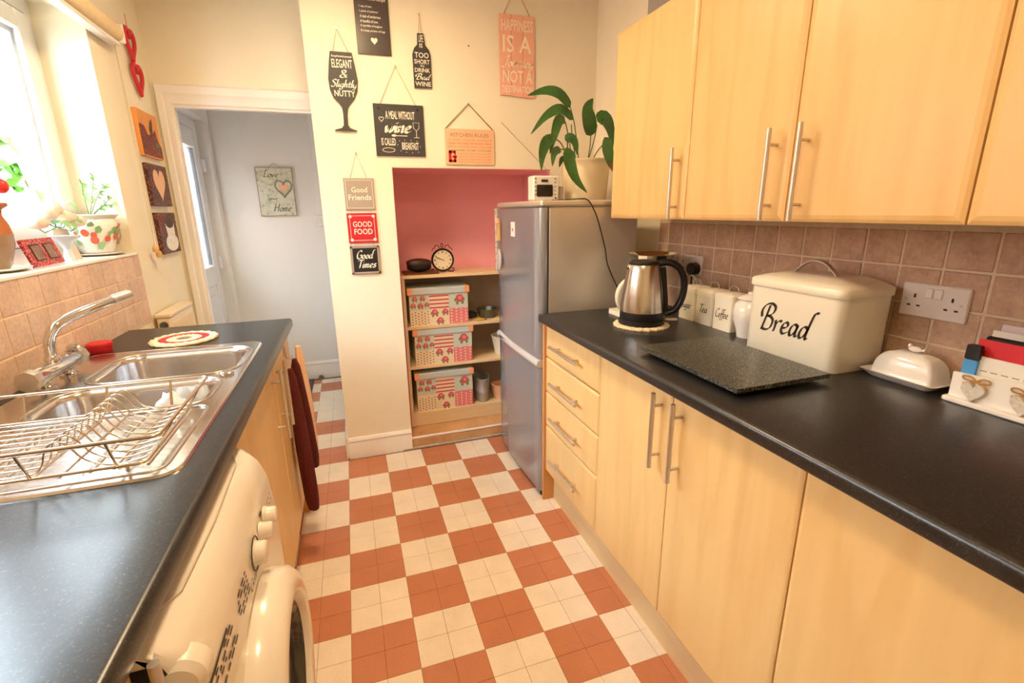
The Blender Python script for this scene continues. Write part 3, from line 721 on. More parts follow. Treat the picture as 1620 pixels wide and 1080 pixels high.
# ---- inset sink
sk = thing('kitchen_sink', 'stainless steel one-and-a-half bowl sink with drainer', 'sink', (-.43, -.05, .76))
SX0, SX1, SY0, SY1 = -.675, -.2, -.505, .405
main = rrect(-.572, -.226, .088, .348, .06, 6); half = rrect(-.585, -.246, -.165, .03, .055, 6)
b = bmesh.new()
def loop(pts, z):
    vs = [b.verts.new((x, y, z)) for x, y in pts]
    return [b.edges.new((vs[i], vs[(i+1) % len(vs)])) for i in range(len(vs))]
es = loop(rrect(SX0, SX1, SY0, SY1, .035, 5), .9135)+loop(main, .9115)+loop(half, .9115)
bmesh.ops.triangle_fill(b, edges=es, use_beauty=True)
mb = MB(); mb.bm(b)
rim = rrect(SX0, SX1, SY0, SY1, .035, 5)
def off(pts, d):
    cx = sum(p[0] for p in pts)/len(pts); cy = sum(p[1] for p in pts)/len(pts); out = []
    n = len(pts)
    for i, (x, y) in enumerate(pts):
        ax, ay = pts[i-1]; bx, by = pts[(i+1) % n]; tx, ty = bx-ax, by-ay; l = math.hypot(tx, ty) or 1
        out.append((x+ty/l*d, y-tx/l*d))
    return out
mb.loft([[Vector((x, y, .9135)) for x, y in rim], [Vector((x, y, .9145)) for x, y in off(rim, .003)], [Vector((x, y, .9105)) for x, y in off(rim, .006)]], False, False)
mb.build('rim', 'sinksteel', sk, ang=50)
def bowl(pts, depth, name):
    m_ = MB(); st = [(0, .9115), (-.004, .908), (-.006, .897), (-.012, .91-depth+.03), (-.022, .91-depth+.01), (-.045, .91-depth)]
    rings = [[Vector((x, y, z)) for x, y in off(pts, d)] for d, z in st]
    m_.loft(rings, cap0=False, cap1=True)
    o = m_.build(name, 'sinksteel', sk, ang=60)
    cx = sum(p[0] for p in pts)/len(pts); cy = sum(p[1] for p in pts)/len(pts)
    MB().lathe([(.035, .911-depth), (.032, .914-depth), (.012, .912-depth), (.001, .912-depth)], (cx, cy, 0), 20).build('waste', 'chrome', o)
bowl(main, .15, 'main_bowl'); bowl(half, .12, 'half_bowl')
def ridge(pts, r): return MB().tube(pts, r, 6)
for k in range(9):
    x = -.255-.042*k
    MB().tube([(x, -.455, .9125), (x, -.2, .9125)], .0032, 8).build('drainer_rib', 'sinksteel', sk)
MB().tube([(x, y, .9135) for x, y in rrect(-.655, -.222, -.488, -.182, .025, 4)], .0028, 6, True).build('drainer_border', 'sinksteel', sk)
MB().tube([(x, y, .9125) for x, y in off(main, .014)], .0035, 6, True).build('bowl_lip', 'sinksteel', sk)
MB().tube([(x, y, .9125) for x, y in off(half, .012)], .003, 6, True).build('bowl_lip', 'sinksteel', sk)
MB().lathe([(.018, .912), (.018, .918), (.014, .921), (.001, .9215)], (-.236, .056, 0), 20).build('waste_control', 'chrome', sk)
# ---- mixer tap
tp = thing('mixer_tap', 'chrome mixer tap with swan-neck spout at the back of the sink', 'tap', (-.645, .14, .9135))
for y in (.085, .195): MB().lathe([(.022, .913), (.022, .918), (.014, .922), (.014, .945)], (-.645, y, 0), 18).build('pillar', 'chrome', tp)
MB().lathe([(.001, .035), (.02, .036), (.022, .042), (.022, .235), (.02, .241), (.001, .242)], (-.645, 0, .953), 22, ax='y').build('valve_body', 'chrome', tp)
for y in (.028, .25):
    s = 1 if y > .1 else -1
    MB().lathe([(.001, y-.014), (.024, y-.013), (.026, y-.008), (.026, y+.01), (.022, y+.014), (.001, y+.0145)], (-.645, 0, .953), 18, ax='y', wob=lambda a, h: .05*math.cos(8*a)).build('control_knob', 'steel', tp)
MB().box(-.655, -.63, .225, .25, .97, .99, .005).build('indicator_lever', 'chrome', tp)
sp = crom([(-.645, .14, .965), (-.645, .14, 1.0), (-.640, .14, 1.03), (-.622, .152, 1.062), (-.59, .20, 1.082), (-.56, .255, 1.094), (-.528, .315, 1.104)], 6)
spo = MB().tube(sp, .0125, 14).build('spout', 'chrome', tp)
MB().tube([(-.545, .284, 1.100), (-.52, .33, 1.1075)], .0145, 14).build('nozzle', 'steel', spo)
MB().lathe([(.018, .968), (.018, .978), (.014, .985)], (-.645, .14, 0), 18).build('collar', 'chrome', spo)
# ---- dish rack
rk = thing('dish_rack', 'chrome wire dish rack standing on the drainer', 'dish rack', (-.41, -.35, .914))
zr, zb = .985, .932
MB().tube([(x, y, zr) for x, y in rrect(-.612, -.212, -.508, -.195, .012, 3)], .0032, 8, True).build('top_rail', 'wire', rk)
MB().tube([(x, y, zb) for x, y in rrect(-.59, -.245, -.488, -.215, .012, 3)], .0030, 8, True).build('base_rail', 'wire', rk)
for x in (-.54, -.40, -.285):
    for ya, yb in ((-.508, -.488), (-.195, -.215)):
        MB().tube([(x, ya, zr), (x, yb, zb)], .0026, 6).build('upright', 'wire', rk)
for y in (-.43, -.27):
    MB().tube([(-.612, y, zr), (-.59, y, zb)], .0026, 6).build('upright', 'wire', rk)
    MB().tube([(-.212, y, zr), (-.245, y, zb)], .0026, 6).build('upright', 'wire', rk)
for k in range(11):
    y = -.475+.0246*k
    P = crom([(-.59, y, zb), (-.50, y, zb+.001), (-.42, y, zb+.001), (-.392, y, zb+.008), (-.378, y, zb+.042), (-.362, y, zb+.052), (-.348, y, zb+.042), (-.33, y, zb+.014), (-.295, y, zb-.002), (-.262, y, zb+.002), (-.246, y, zb+.006)], 4)
    MB().tube(P, .0017, 6).build('plate_wire', 'wire', rk)
for x in (-.47, -.362, -.29): MB().tube([(x, -.488, zb-.003), (x, -.215, zb-.003)], .002, 6).build('cross_wire', 'wire', rk)
for x in (-.56, -.275):
    for y in (-.48, -.22): MB().tube([(x, y, zb), (x, y, .9165)], .003, 6).build('foot', 'wire', rk)
# cloth in the half bowl
mb = MB(); rings = []
for k in range(9):
    t = k/8; r = .036*math.sin(PI*t)+.004
    rings.append([Vector((-.395+.09*t+.006*math.sin(5*a+k), -.03+r*.75*math.cos(a)*(1+.25*math.sin(3*a+k*2)), .828+r*.9*(1+math.sin(a))*(1+.2*math.sin(4*a+k)))) for a in [2*PI*i/14 for i in range(14)]])
mb.loft(rings); mb.build('dish_cloth', 'cloth', label='crumpled white cloth lying in the half bowl', cat='cloth', ang=60)
MB().lathe([(.001, ZT), (.03, ZT), (.032, ZT+.003), (.032, ZT+.02), (.034, ZT+.022), (.034, ZT+.03), (.03, ZT+.033), (.001, ZT+.033)], (-.675, .455, 0), 26, wob=lambda a, h: .012*math.cos(20*a)).build('plastic_tub', 'red', label='small round red plastic tub by the tiled wall near the tap', cat='tub')
def trivet(x, y, z, r, label):
    t = thing('crochet_trivet', label, 'trivet', (x, y, z), 'crocheted trivets')
    n = 20
    def ringpiece(r0, r1, h, wob=0):
        prof = [(r0, .0), (r1, 0), (r1+.003, h*.5), (r1, h), (r0, h)]
        rings = []
        for k in range(64):
            a = 2*PI*k/64; s = 1+wob*math.cos(n*a)
            rings.append([Vector((x+(rr*s if rr > r0 else rr)*math.cos(a), y+(rr*s if rr > r0 else rr)*math.sin(a), z+hh*(1+.25*wob*10*math.cos(n*a) if hh > 0 else 1))) for rr, hh in prof])
        rings.append(rings[0]); m_ = MB(); m_.loft(rings, False, False); return m_
    ringpiece(r*.78, r, .010, .035).build('border', M['trivet_c'], t)
    ringpiece(r*.52, r*.78, .008).build('red_band', M['trivet_r'], t)
    ringpiece(r*.26, r*.52, .009, .035).build('inner_band', M['trivet_c'], t)
    MB().lathe([(r*.3, z), (r*.3, z+.004), (.001, z+.004)], (x, y, 0), 20).build('centre', M['trivet_d'], t)
M['trivet_c'] = mat('cream_crochet', '#efd6ae', .95, var=.18, scale=70, bump=.8, bdist=.003)
M['trivet_r'] = mat('red_crochet', '#cf2b3c', .95, var=.2, scale=70, bump=.8, bdist=.003)
M['trivet_d'] = mat('grey_crochet', '#6d6660', .95, var=.2, scale=70, bump=.8)
trivet(-.462, .53, ZT, .098, 'round red and cream crocheted trivet beyond the sink')
# ---- towels on the end of the sink cabinet
def towel(name, m_, label, cx, cy, zt_, zb_, rx, ry, ph, lean=(0, 0)):
    mb = MB(); rings = []; N = 14
    for k in range(N+1):
        t = k/N; g = min(1, .35+1.1*t**.7); end = 1 if k < N else .9
        ring = []
        for i in range(20):
            a = 2*PI*i/20; wv = 1+.16*math.cos(3*a+ph+1.5*t)+.05*math.cos(7*a+4*t)
            ring.append(Vector((cx+lean[0]*t+rx*g*end*wv*math.cos(a), cy+lean[1]*t+ry*g*end*wv*math.sin(a), zt_+(zb_-zt_)*t+(.012*math.sin(a+ph) if k else .0))))
        rings.append(ring)
    mb.loft(rings)
    return mb.build(name, m_, label=label, cat='towel', group='towels on the sink cabinet end', ang=70)
towel('hand_towel', 'peachtowel', 'peach towel hanging behind the burgundy one at the cabinet end', -.128, .735, .80, .30, .026, .05, .4, (.004, .0))
tw = thing('hand_towel', 'burgundy towel hanging folded in two beside the sink cabinet handles', 'towel', (-.12, .52, .2), 'towels on the sink cabinet end')
def lobe(cx, cy, z1, z0, rx, ry, ph, lean):
    mb = MB(); rings = []; N = 16
    for k in range(N+1):
        t = k/N; g = min(1, .55+.75*t**.8); e = [1, 1, .93, .75][max(0, k-N+3)] if k > N-3 else (1 if k else .6)
        rings.append([Vector((cx+lean[0]*t+rx*g*e*(1+.1*math.cos(3*a+ph+2*t))*math.cos(a), cy+lean[1]*t+ry*g*e*(1+.1*math.cos(2*a+ph+t))*math.sin(a), z1+(z0-z1)*t)) for a in [2*PI*i/20 for i in range(20)]])
    mb.loft(rings); return mb
lobe(-.138, .50, .775, .20, .026, .036, .3, (.022, -.03)).build('near_fold', 'burgundy', tw, ang=70)
lobe(-.126, .56, .795, .315, .025, .036, 1.1, (.018, .045)).build('far_fold', 'burgundy', tw, ang=70)
hk = thing('towel_hook', 'thin metal over-door hook holding the towels', 'hook', (-.16, .6, .80))
MB().tube([(-.164, .6, .866), (-.161, .6, .83), (-.158, .6, .79), (-.142, .6, .782), (-.136, .6, .80)], .0025, 6).build('hook_arm', 'steel', hk)
MB().box(-.1648, -.1625, .585, .615, .80, .872).build('hook_plate', 'steel', hk)
# ---- radiator
rd = thing('radiator', 'cream panel radiator on the wall beyond the left worktop', 'radiator', (-.68, 1.2, .3))
MB().box(-.705, -.651, 1.033, 1.36, .30, .905, .008).build('panel', 'radiator', rd)
for k in range(13): MB().box(-.653, -.6465, 1.052+k*.0235, 1.064+k*.0235, .33, .875, .003, 1).build('rib', 'radiator', rd)
MB().box(-.708, -.648, 1.03, 1.363, .903, .921, .004).build('top_grille', 'radiator', rd)
MB().lathe([(.016, 1.033), (.016, 1.024), (.010, 1.022), (.001, 1.022)], (-.678, 0, .872), 16, ax='y').build('end_plug', 'pewter', rd)
for y in (1.08, 1.31): MB().box(XL-.005, -.70, y, y+.03, .55, .62).build('bracket', 'white', rd)
# ---- blind, cords, hearts
bl = thing('roller_blind', 'rolled-up cream blind on a white rail above the window', 'blind', (-.69, .3, 1.985))
MB().box(-.712, -.672, -.62, 1.165, 1.985, 2.0, .003).build('bottom_rail', 'white', bl)
MB().lathe([(.001, -.62), (.030, -.62), (.030, 1.16), (.001, 1.16)], (-.682, 0, 2.031), 22, ax='y').build('fabric_roll', mat('cream_blind_fabric', '#e8cfa4', .8, var=.04, scale=40), bl)
MB().box(-.716, -.652, 1.16, 1.172, 1.995, 2.065, .004).build('bracket', 'white', bl)
for k, (y, z) in enumerate(((1.145, 1.175), (1.175, 1.15))):
    t = thing('blind_cord', ['blind pull cord ending in the upper wooden acorn', 'blind pull cord ending in the lower wooden acorn'][k], 'cord', (-.69, y, z), 'blind cords')
    MB().tube([(-.688, 1.15+.006*k, 1.99), (-.689, y, z+.03)], .0011, 5).build('cord', 'whitecord', t)
    MB().lathe([(.002, z+.034), (.008, z+.028), (.012, z+.02), (.012, z+.012), (.009, z+.002), (.003, z)], (-.689, y, 0), 14).build('acorn', 'acorn', t)
ht = thing('hanging_hearts', 'string of two red heart outlines hanging on the left wall', 'heart decoration', (-.705, 1.4, 1.85))
for y, z, s in ((1.385, 2.05, 1), (1.40, 1.915, 1)):
    P = [(-.703, y+p[0]*.10, z+(p[1])*.12) for p in heart(32)]
    MB().tube(P, .0085, 8, True, flat=1.2).build('heart', 'redpaint', ht)
MB().tube([(-.705, 1.39, 2.17), (-.703, 1.385, 2.09)], .0012, 5).build('thread', 'red', ht)
MB().tube([(-.703, 1.385, 1.995), (-.703, 1.40, 1.955)], .004, 5).build('thread', 'redpaint', ht)
# ---- three small canvases
def canvas(z0, z1, label, edge):
    t = thing('canvas_print', label, 'picture', (-.705, 1.4, z0), 'coffee canvases by the doorway')
    MB().box(XL-.0055, XL+.012, 1.283, 1.528, z0, z1, .001).build('canvas', edge, t); return t
CO = lambda z: (XL+.0125, 1.405, z); CU, CV = (0, 1, 0), (0, 0, 1)
t = canvas(1.59, 1.785, 'orange canvas print of a pile of coffee beans, topmost of three', 'orangeprint')
MB().poly([(-.122, -.095), (.122, -.095), (.122, -.045), (.09, -.02), (.07, .03), (.03, .005), (-.03, -.005), (-.06, .03), (-.1, .035), (-.122, .03)], CO(1.69), CU, CV).build('bean_pile', 'redbeans', t)
MB().poly([(0, -.02), (.03, .0), (.05, .075), (.02, .06), (-.005, .02)], Vector(CO(1.69))+Vector((.0005, 0, 0)), CU, CV).build('dark_leaf', 'beans', t)
MB().poly([(.04, -.05), (.09, -.045), (.07, -.02)], Vector(CO(1.69))+Vector((.0006, 0, 0)), CU, CV).build('green_leaf', 'leaf', t)
t = canvas(1.375, 1.56, 'dark canvas print with a pale heart among coffee beans', 'beans')
MB().poly(heart(30, .15, .145), CO(1.465), CU, CV).build('pale_heart', 'peachboard', t)
t = canvas(1.157, 1.345, 'canvas print of a white coffee cup, lowest of three', 'beans')
O = Vector(CO(1.235))
MB().poly(circ(.088, 28, .02, -.03, .45), O, CU, CV).build('saucer', 'ceramic', t)
O += Vector((.0005, 0, 0))
MB().poly([(-.04, .06), (.08, .06), (.075, 0), (.05, -.035), (0, -.035), (-.03, 0)], O, CU, CV).build('cup', 'white', t)
MB().poly(circ(.055, 24, .02, .06, .4), O+Vector((.0005, 0, 0)), CU, CV).build('coffee', 'leather', t)
MB().poly([(-.122, .02), (-.06, .05), (.0, .105), (-.122, .105)], O, CU, CV).build('golden_beans', 'redbeans', t)
# ---- window sill
ZS = 1.188
jp = thing('plant_pot', 'two-tone brown stoneware jar holding a plant on the sill', 'plant pot', (-.83, .325, ZS))
PX, PY = -.83, .325
MB().lathe([(.001, ZS+.008), (.05, ZS+.008), (.058, ZS+.02), (.072, ZS+.07), (.074, ZS+.10), (.066, ZS+.105)], (PX, PY, 0)).build('lower_body', 'glaze', jp)
MB().lathe([(.074, ZS+.10), (.070, ZS+.125), (.062, ZS+.15), (.064, ZS+.165), (.078, ZS+.175), (.078, ZS+.183), (.06, ZS+.183), (.055, ZS+.165)], (PX, PY, 0)).build('upper_body', 'terracotta', jp)
MB().lathe([(.06, ZS+.165), (.001, ZS+.168)], (PX, PY, 0), 20).build('soil', 'soil', jp)
MB().lathe([(.001, ZS), (.07, ZS), (.095, ZS+.008), (.098, ZS+.012), (.09, ZS+.012), (.06, ZS+.006), (.001, ZS+.006)], (PX, PY, 0)).build('saucer', 'floralpot', label='white saucer under the brown stoneware jar', cat='saucer')
def leaf(mb, P, wd, n=8, fold=.25, nrm=None, tipw=.02, m=None):
    """leaf blade along the 3D path P, widest at 40 percent"""
    P = crom(P, max(2, n//(len(P)-1))); N = len(P); L = []; C = []; R = []
    for i, p in enumerate(P):
        t = i/(N-1); wv = wd*(math.sin(PI*min(1, .06+.94*t)**.75)**.9*(1-.1*t)+tipw*(1-t)) if 0 < i < N-1 else wd*.03
        d = (P[min(i+1, N-1)]-P[max(i-1, 0)]).normalized(); up = Vector(nrm or (0, -.5, .85)); s = d.cross(up)
        s = s.normalized() if s.length > 1e-4 else Vector((1, 0, 0)); u2 = s.cross(d).normalized()
        L.append(p+s*wv*.5+u2*fold*wv*.5); C.append(p); R.append(p-s*wv*.5+u2*fold*wv*.5)
    v = [q for tri in zip(L, C, R) for q in tri]; f = []
    for i in range(N-1):
        a = 3*i; f += [[a, a+1, a+4, a+3], [a+1, a+2, a+5, a+4]]
    mb.add(v, f, m); return mb
pl = thing('fruiting_plant', 'leafy green plant with a red fruit growing in the brown jar', 'plant', (PX, PY, ZS+.165))
for q in (((0, 0, 0), (.005, .05, .1), (0, .08, .27)), ((0, 0, 0), (.01, .08, .06), (.012, .16, .075), (.012, .21, .06))):
    MB().tube(crom([(PX+a, PY+b_, ZS+.165+h_) for a, b_, h_ in q], 5), .003, 6).build('stem', 'stem', pl)
rs = random.Random(7)
lv = [(.0, .02, .24, 85, .12), (.02, .06, .19, 100, .12), (.02, .03, .17, 70, .14), (.02, .05, .12, 95, .13), (.02, .09, .065, 80, .06), (.02, .12, .05, 110, .06), (.02, .12, .08, 60, .055), (.0, .00, .12, 90, .10), (0, .02, .16, 60, .11), (0, .0, .2, 100, .12), (0, .03, .24, 75, .09), (.01, .06, .10, 110, .06), (.01, .09, .12, 60, .055), (.01, .12, .11, 90, .06), (.01, .14, .10, 120, .06), (.01, .15, .09, 70, .05), (0, -.02, .18, 250, .1), (0, 0, .23, 280, .1), (0, .02, .10, 20, .08), (0, .02, .2, 140, .1), (0, .01, .15, 200, .09)]
for a, b_, h_, ang, ln in lv:
    p = Vector((PX+a, PY+b_+.075, ZS+.165+h_)); d = Vector((.35*math.cos(math.radians(ang)), math.sin(math.radians(ang)), 0))
    mb = MB(); leaf(mb, [p, p+d*ln*.5+Vector((.0, 0, .02)), p+d*ln+Vector((0, 0, -.025))], ln*.42, 8, .2, (.4, -.3, .85)); mb.build('leaf', 'leaf2', pl)
MB().sphere((PX+.03, PY+.105, ZS+.165+.065), .018, 14, 9, sz=1.15).build('fruit', 'fruit', pl)
# photo frame
pf = thing('photo_frame', 'red and white checked double photo frame leaning on the sill', 'photo frame', (-.765, .46, ZS))
A = Vector((-.755, .385, ZS+.001)); Uy = Vector((-.10, 1, 0)).normalized(); Vz = Vector((-.28, 0, 1)).normalized()
W_, H_ = .205, .082
def rect(a0, a1, b0, b1): return [(a0, b0), (a1, b0), (a1, b1), (a0, b1)]
MB().prism(rect(0, W_, 0, H_), A, Uy, Vz, .008).build('frame', 'frameprint', pf)
nn = Uy.cross(Vz)
for a0 in (.028, .115):
    MB().prism(rect(a0, a0+.064, .016, .066), A+nn*.008, Uy, Vz, .0012).build('mount', 'leather', pf); MB().prism(rect(a0+.005, a0+.059, .02, .062), A+nn*.009, Uy, Vz, .0012).build('photograph', 'photo', pf)
MB().prism(rect(.08, .12, 0, .06), A-nn*.004+Vector((-.012, 0, 0)), Uy, Vz, .003).build('strut', 'cardcream', pf)
# flowers in a tapered vase
vs = thing('flower_vase', 'taupe tapered vase of cream roses on the sill', 'vase', (-.83, .70, ZS))
VX, VY = -.825, .715
MB().lathe([(.001, ZS), (.05, ZS), (.052, ZS+.004), (.032, ZS+.085), (.028, ZS+.105), (.024, ZS+.105), (.026, ZS+.08)], (VX, VY, 0), 4, wob=None).build('vase_body', 'lime', vs, ang=20)
fb = [(.02, -.15, .125), (.03, -.11, .15), (.02, -.05, .165), (.03, .0, .14), (.0, .045, .145), (.0, -.02, .175), (-.02, -.10, .165), (.03, .06, .125)]
for a, b_, h_ in fb:
    mb2 = MB(); cx, cy, cz2 = VX+a, VY+b_, ZS+h_
    mb2.lathe([(.004, -.018), (.022, -.012), (.031, .004), (.027, .016), (.022, .008), (.019, .02), (.014, .008), (.010, .022), (.004, .012), (.001, .018)], (cx, cy, cz2), 16, wob=lambda a_, h2: .1*math.sin(5*a_+60*h2))
    mb2.build('rose_head', 'petal', vs, ang=60)
    MB().tube([(VX, VY, ZS+.11), (VX+a*.7, VY+b_*.7, ZS+h_-.03), (cx, cy, cz2-.015)], .002, 5).build('rose_stem', 'stem', vs)
for a, b_, h_, ang, ln in ((.02, -.10, .15, 200, .08), (.02, -.03, .14, 300, .08), (.03, .02, .14, 60, .07), (.02, .06, .18, 90, .06), (.0, -.05, .21, 180, .06), (.03, -.08, .12, 250, .09), (.03, .03, .12, 120, .08), (.02, 0, .13, 20, .06)):
    p = Vector((VX+a*.5, VY+b_*.6, ZS+h_)); d = Vector((.5*math.sin(math.radians(ang))**2, math.cos(math.radians(ang)), 0))
    mb = MB(); leaf(mb, [p, p+d*ln*.5+Vector((.01, 0, .012)), p+d*ln+Vector((.02, 0, -.02))], .036, 6, .2, (.5, -.2, .8)); mb.build('leaf', 'leaf3', vs)
MB().lathe([(.001, ZS), (.018, ZS), (.016, ZS+.01), (.010, ZS+.04), (.024, ZS+.066), (.040, ZS+.078), (.042, ZS+.084), (.037, ZS+.084), (.02, ZS+.07), (.001, ZS+.062)], (-.775, .635, 0), 26).build('glass_bowl', 'bluebowl', label='pale blue glass bowl beside the vase of roses', cat='bowl')
# strawberry planter
M['berry'] = mat('berry_paint', '#e2694c', .3)
sp_ = thing('floral_planter', 'white ceramic planter painted with strawberries, at the far end of the sill', 'plant pot', (-.805, .885, ZS))
QX, QY = -.80, .90
prf = [(.001, ZS+.012), (.05, ZS+.012), (.054, ZS+.02), (.075, ZS+.06), (.083, ZS+.10), (.078, ZS+.125), (.072, ZS+.135), (.086, ZS+.148), (.086, ZS+.152), (.07, ZS+.15), (.066, ZS+.12)]
MB().lathe(prf, (QX, QY, 0), 32).build('planter_body', 'floralpot', sp_)
MB().lathe([(.068, ZS+.135), (.001, ZS+.138)], (QX, QY, 0), 20).build('soil', 'soil', sp_)
def onpot(a, h_):
    for (r0, h0), (r1, h1) in zip(prf, prf[1:]):
        if h0 <= ZS+h_ <= h1 and h1 > h0: r = r0+(r1-r0)*(ZS+h_-h0)/(h1-h0)+.001; return Vector((QX+r*math.cos(a), QY+r*math.sin(a), ZS+h_))
rs = random.Random(3)
for k in range(40):
    a = rs.uniform(-2.0, 1.4); h_ = rs.uniform(.035, .115); p = onpot(a, h_); rr = rs.uniform(.007, .013)
    u = Vector((-math.sin(a), math.cos(a), 0)); v_ = Vector((math.cos(a)*.4, math.sin(a)*.4, 1)).normalized()
    red = k % 5 < 2
    shape = circ(rr, 10, 0, 0, 1.2) if red else [(-rr*.8, -rr), (rr*.3, -rr*1.3), (rr, 0), (rr*.4, rr*1.4), (-rr*.7, rr*.8)]
    MB().poly(shape, p+Vector((math.cos(a), math.sin(a), 0))*.0012, u, v_).build('painted_berry' if red else 'painted_leaf', 'berry' if red else 'leaf3', sp_)
MB().lathe([(.001, ZS), (.06, ZS), (.088, ZS+.008), (.09, ZS+.012), (.08, ZS+.012), (.055, ZS+.007), (.001, ZS+.007)], (QX, QY, 0)).build('saucer', 'ceramic', label='white saucer under the strawberry planter', cat='saucer')
mp = thing('maidenhair_plant', 'thin-stemmed plant with small round leaves in the strawberry planter', 'plant', (QX, QY, ZS+.135))
rs = random.Random(11)
for P in ([(0, 0, 0), (.02, .0, .07), (.03, .03, .15)], [(0, .0, 0), (.03, .06, .05), (.05, .12, .09)], [(0, 0, 0), (.02, .05, .08), (.04, .08, .12)], [(0, 0, 0), (.03, .03, .04), (.05, .09, .05)], [(0, 0, 0), (.01, -.03, .08), (.02, -.05, .12)]):
    Q = crom([(QX+a, QY+b_, ZS+.137+h_) for a, b_, h_ in P], 5); MB().tube(Q, .0014, 5).build('stem', 'stem', mp)
    for q in Q[4:]:
        for _ in range(2):
            d = Vector((rs.uniform(-.3, .6), rs.uniform(-1, 1), rs.uniform(-.4, .5))).normalized()*rs.uniform(.014, .024)
            mb = MB(); leaf(mb, [q, q+d*.5, q+d], .013, 4, .1, (.6, -.4, .6)); mb.build('leaf', 'leaf2' if rs.random() < .4 else 'leaf3', mp)
# ---- hall
pc = thing('hall_picture', 'floral canvas with hearts and handwriting hanging on the hall end wall', 'picture', (-.36, YH-.01, 1.32))
MB().box(-.480, -.238, YH-.018, YH-.001, 1.32, 1.66, .002).build('canvas', 'floral', pc)
e = MB()
for q in ((-.483, -.478, 1.317, 1.663), (-.240, -.235, 1.317, 1.663), (-.48, -.238, 1.658, 1.663), (-.48, -.238, 1.317, 1.322)): e.box(q[0], q[1], YH-.02, YH-.001, q[2], q[3])
e.build('edge', 'greyboard', pc, smooth=False)
HO, HU, HV = Vector((-.48, YH-.019, 1.32)), (1, 0, 0), (0, 0, 1)
mb = MB(); mb.tube([HO+Vector((.175+p[0]*.115, 0, .19+p[1]*.12)) for p in heart(30)], .006, 6, True); mb.build('heart_wreath', 'greyboard', pc)
MB().poly(heart(26, .065, .065), HO+Vector((.175, -.0005, .195)), HU, HV).build('heart_print', 'peachboard', pc)
mb = MB(); pen(mb, 'Love', .045, .275, .105, .05, HO-Vector((0, .0005, 0)), HU, HV); pen(mb, 'Home', .09, .03, .12, .06, HO-Vector((0, .0005, 0)), HU, HV); pen(mb, 'your', .06, .115, .07, .028, HO-Vector((0, .0005, 0)), HU, HV)
mb.build('handwriting', mat('grey_green_ink', '#6d7360', .7), pc, smooth=False)
MB().tube([(-.40, YH-.006, 1.66), (-.352, YH-.003, 1.695), (-.31, YH-.006, 1.66)], .0018, 5).build('cord', 'whitecord', pc)
sw = thing('light_switch', 'white light switch on the hall end wall beside the pier', 'light switch', (-.075, YH, 1.23))
MB().box(-.117, -.037, YH-.012, YH-.001, 1.232, 1.318, .003).build('plate', 'white', sw); MB().box(-.086, -.068, YH-.017, YH-.011, 1.26, 1.29, .002).build('rocker', 'white', sw)
MB().box(-.085, -.055, YH-.014, YH-.001, 1.32, 2.40, .002).build('cable_trunking', 'hallwall', label='white cable trunking running up above the hall switch', cat='trunking')
MB().box(-.70, -.262, 2.05, 2.72, 0, .008, .003).build('door_mat', 'mat', label='charcoal door mat on the hall floor', cat='mat')
MB().lathe([(.02, 0), (.022, .01), (.016, .03), (.012, .034), (.001, .035)], (-.206, 2.712, 0), 16).build('door_stop', 'rubber', label='small round grey door stop by the hall baseboard', cat='door stop')

# ================================================================ FAR WALL: SIGNS
YS = YF-.0015
SU, SV = (1, 0, 0), (0, 0, 1)
def sign(name, label, x0, x1, z0, z1, m_, th=.006, poly=None, bev=.001):
    t = thing(name, label, 'sign', ((x0+x1)/2, YS, z0), 'signs on the chimney breast')
    if poly: MB().prism(poly, (0, YS-.004, 0), SU, SV, th).build('board', m_, t, ang=30)
    else: MB().box(x0, x1, YS-th-.002, YS-.001, z0, z1, bev, 1).build('board', m_, t)
    return t
def cordv(t, a, top, b, m_='cord', r=.0013, yy=YS-.004):
    MB().tube([(a[0], yy, a[1]), (top[0], yy, top[1]), (b[0], yy, b[1])], r, 5).build('hanging_cord', m_, t)
    MB().lathe([(.004, yy-.004), (.004, yy+.004)], (top[0], 0, top[1]+.001), 10, ax='y').build('nail', 'steel', t)
FY = YS-.0086
def SO(x, z, d=0): return Vector((x, FY-d, z))
# wine-glass sign
g = [(.116, 2.045), (.212, 2.045), (.221, 1.99), (.2285, 1.93), (.222, 1.885), (.205, 1.85), (.183, 1.828), (.173, 1.812), (.168, 1.78), (.167, 1.735), (.175, 1.722), (.205, 1.712), (.206, 1.708), (.105, 1.708), (.106, 1.713), (.138, 1.722), (.147, 1.735), (.149, 1.78), (.147, 1.812), (.136, 1.828), (.114, 1.852), (.101, 1.885), (.098, 1.93), (.106, 1.99)]
t = sign('wine_glass_sign', 'dark wine-glass-shaped sign reading elegant and slightly nutty', .1, .228, 1.708, 2.045, 'slate', .005, g[::-1])
cordv(t, (.128, 2.04), (.155, 2.14), (.200, 2.04))
YG = YS-.0042-.006
mb = MB(); O = Vector((.165, YS-.0096, 1.85))
word(mb, 'Sophisticated', -.045, .170, .088, .011, O, SU, SV); word(mb, 'ELEGANT', -.046, .128, .09, .036, O, SU, SV); pen(mb, '&', -.018, .088, .035, .034, O, SU, SV, nib=.1)
pen(mb, 'Slightly', -.056, .048, .112, .032, O, SU, SV, nib=.11); word(mb, 'NUTTY', -.046, .008, .092, .026, O, SU, SV)
mb.build('lettering', 'whiteprint', t, smooth=False)
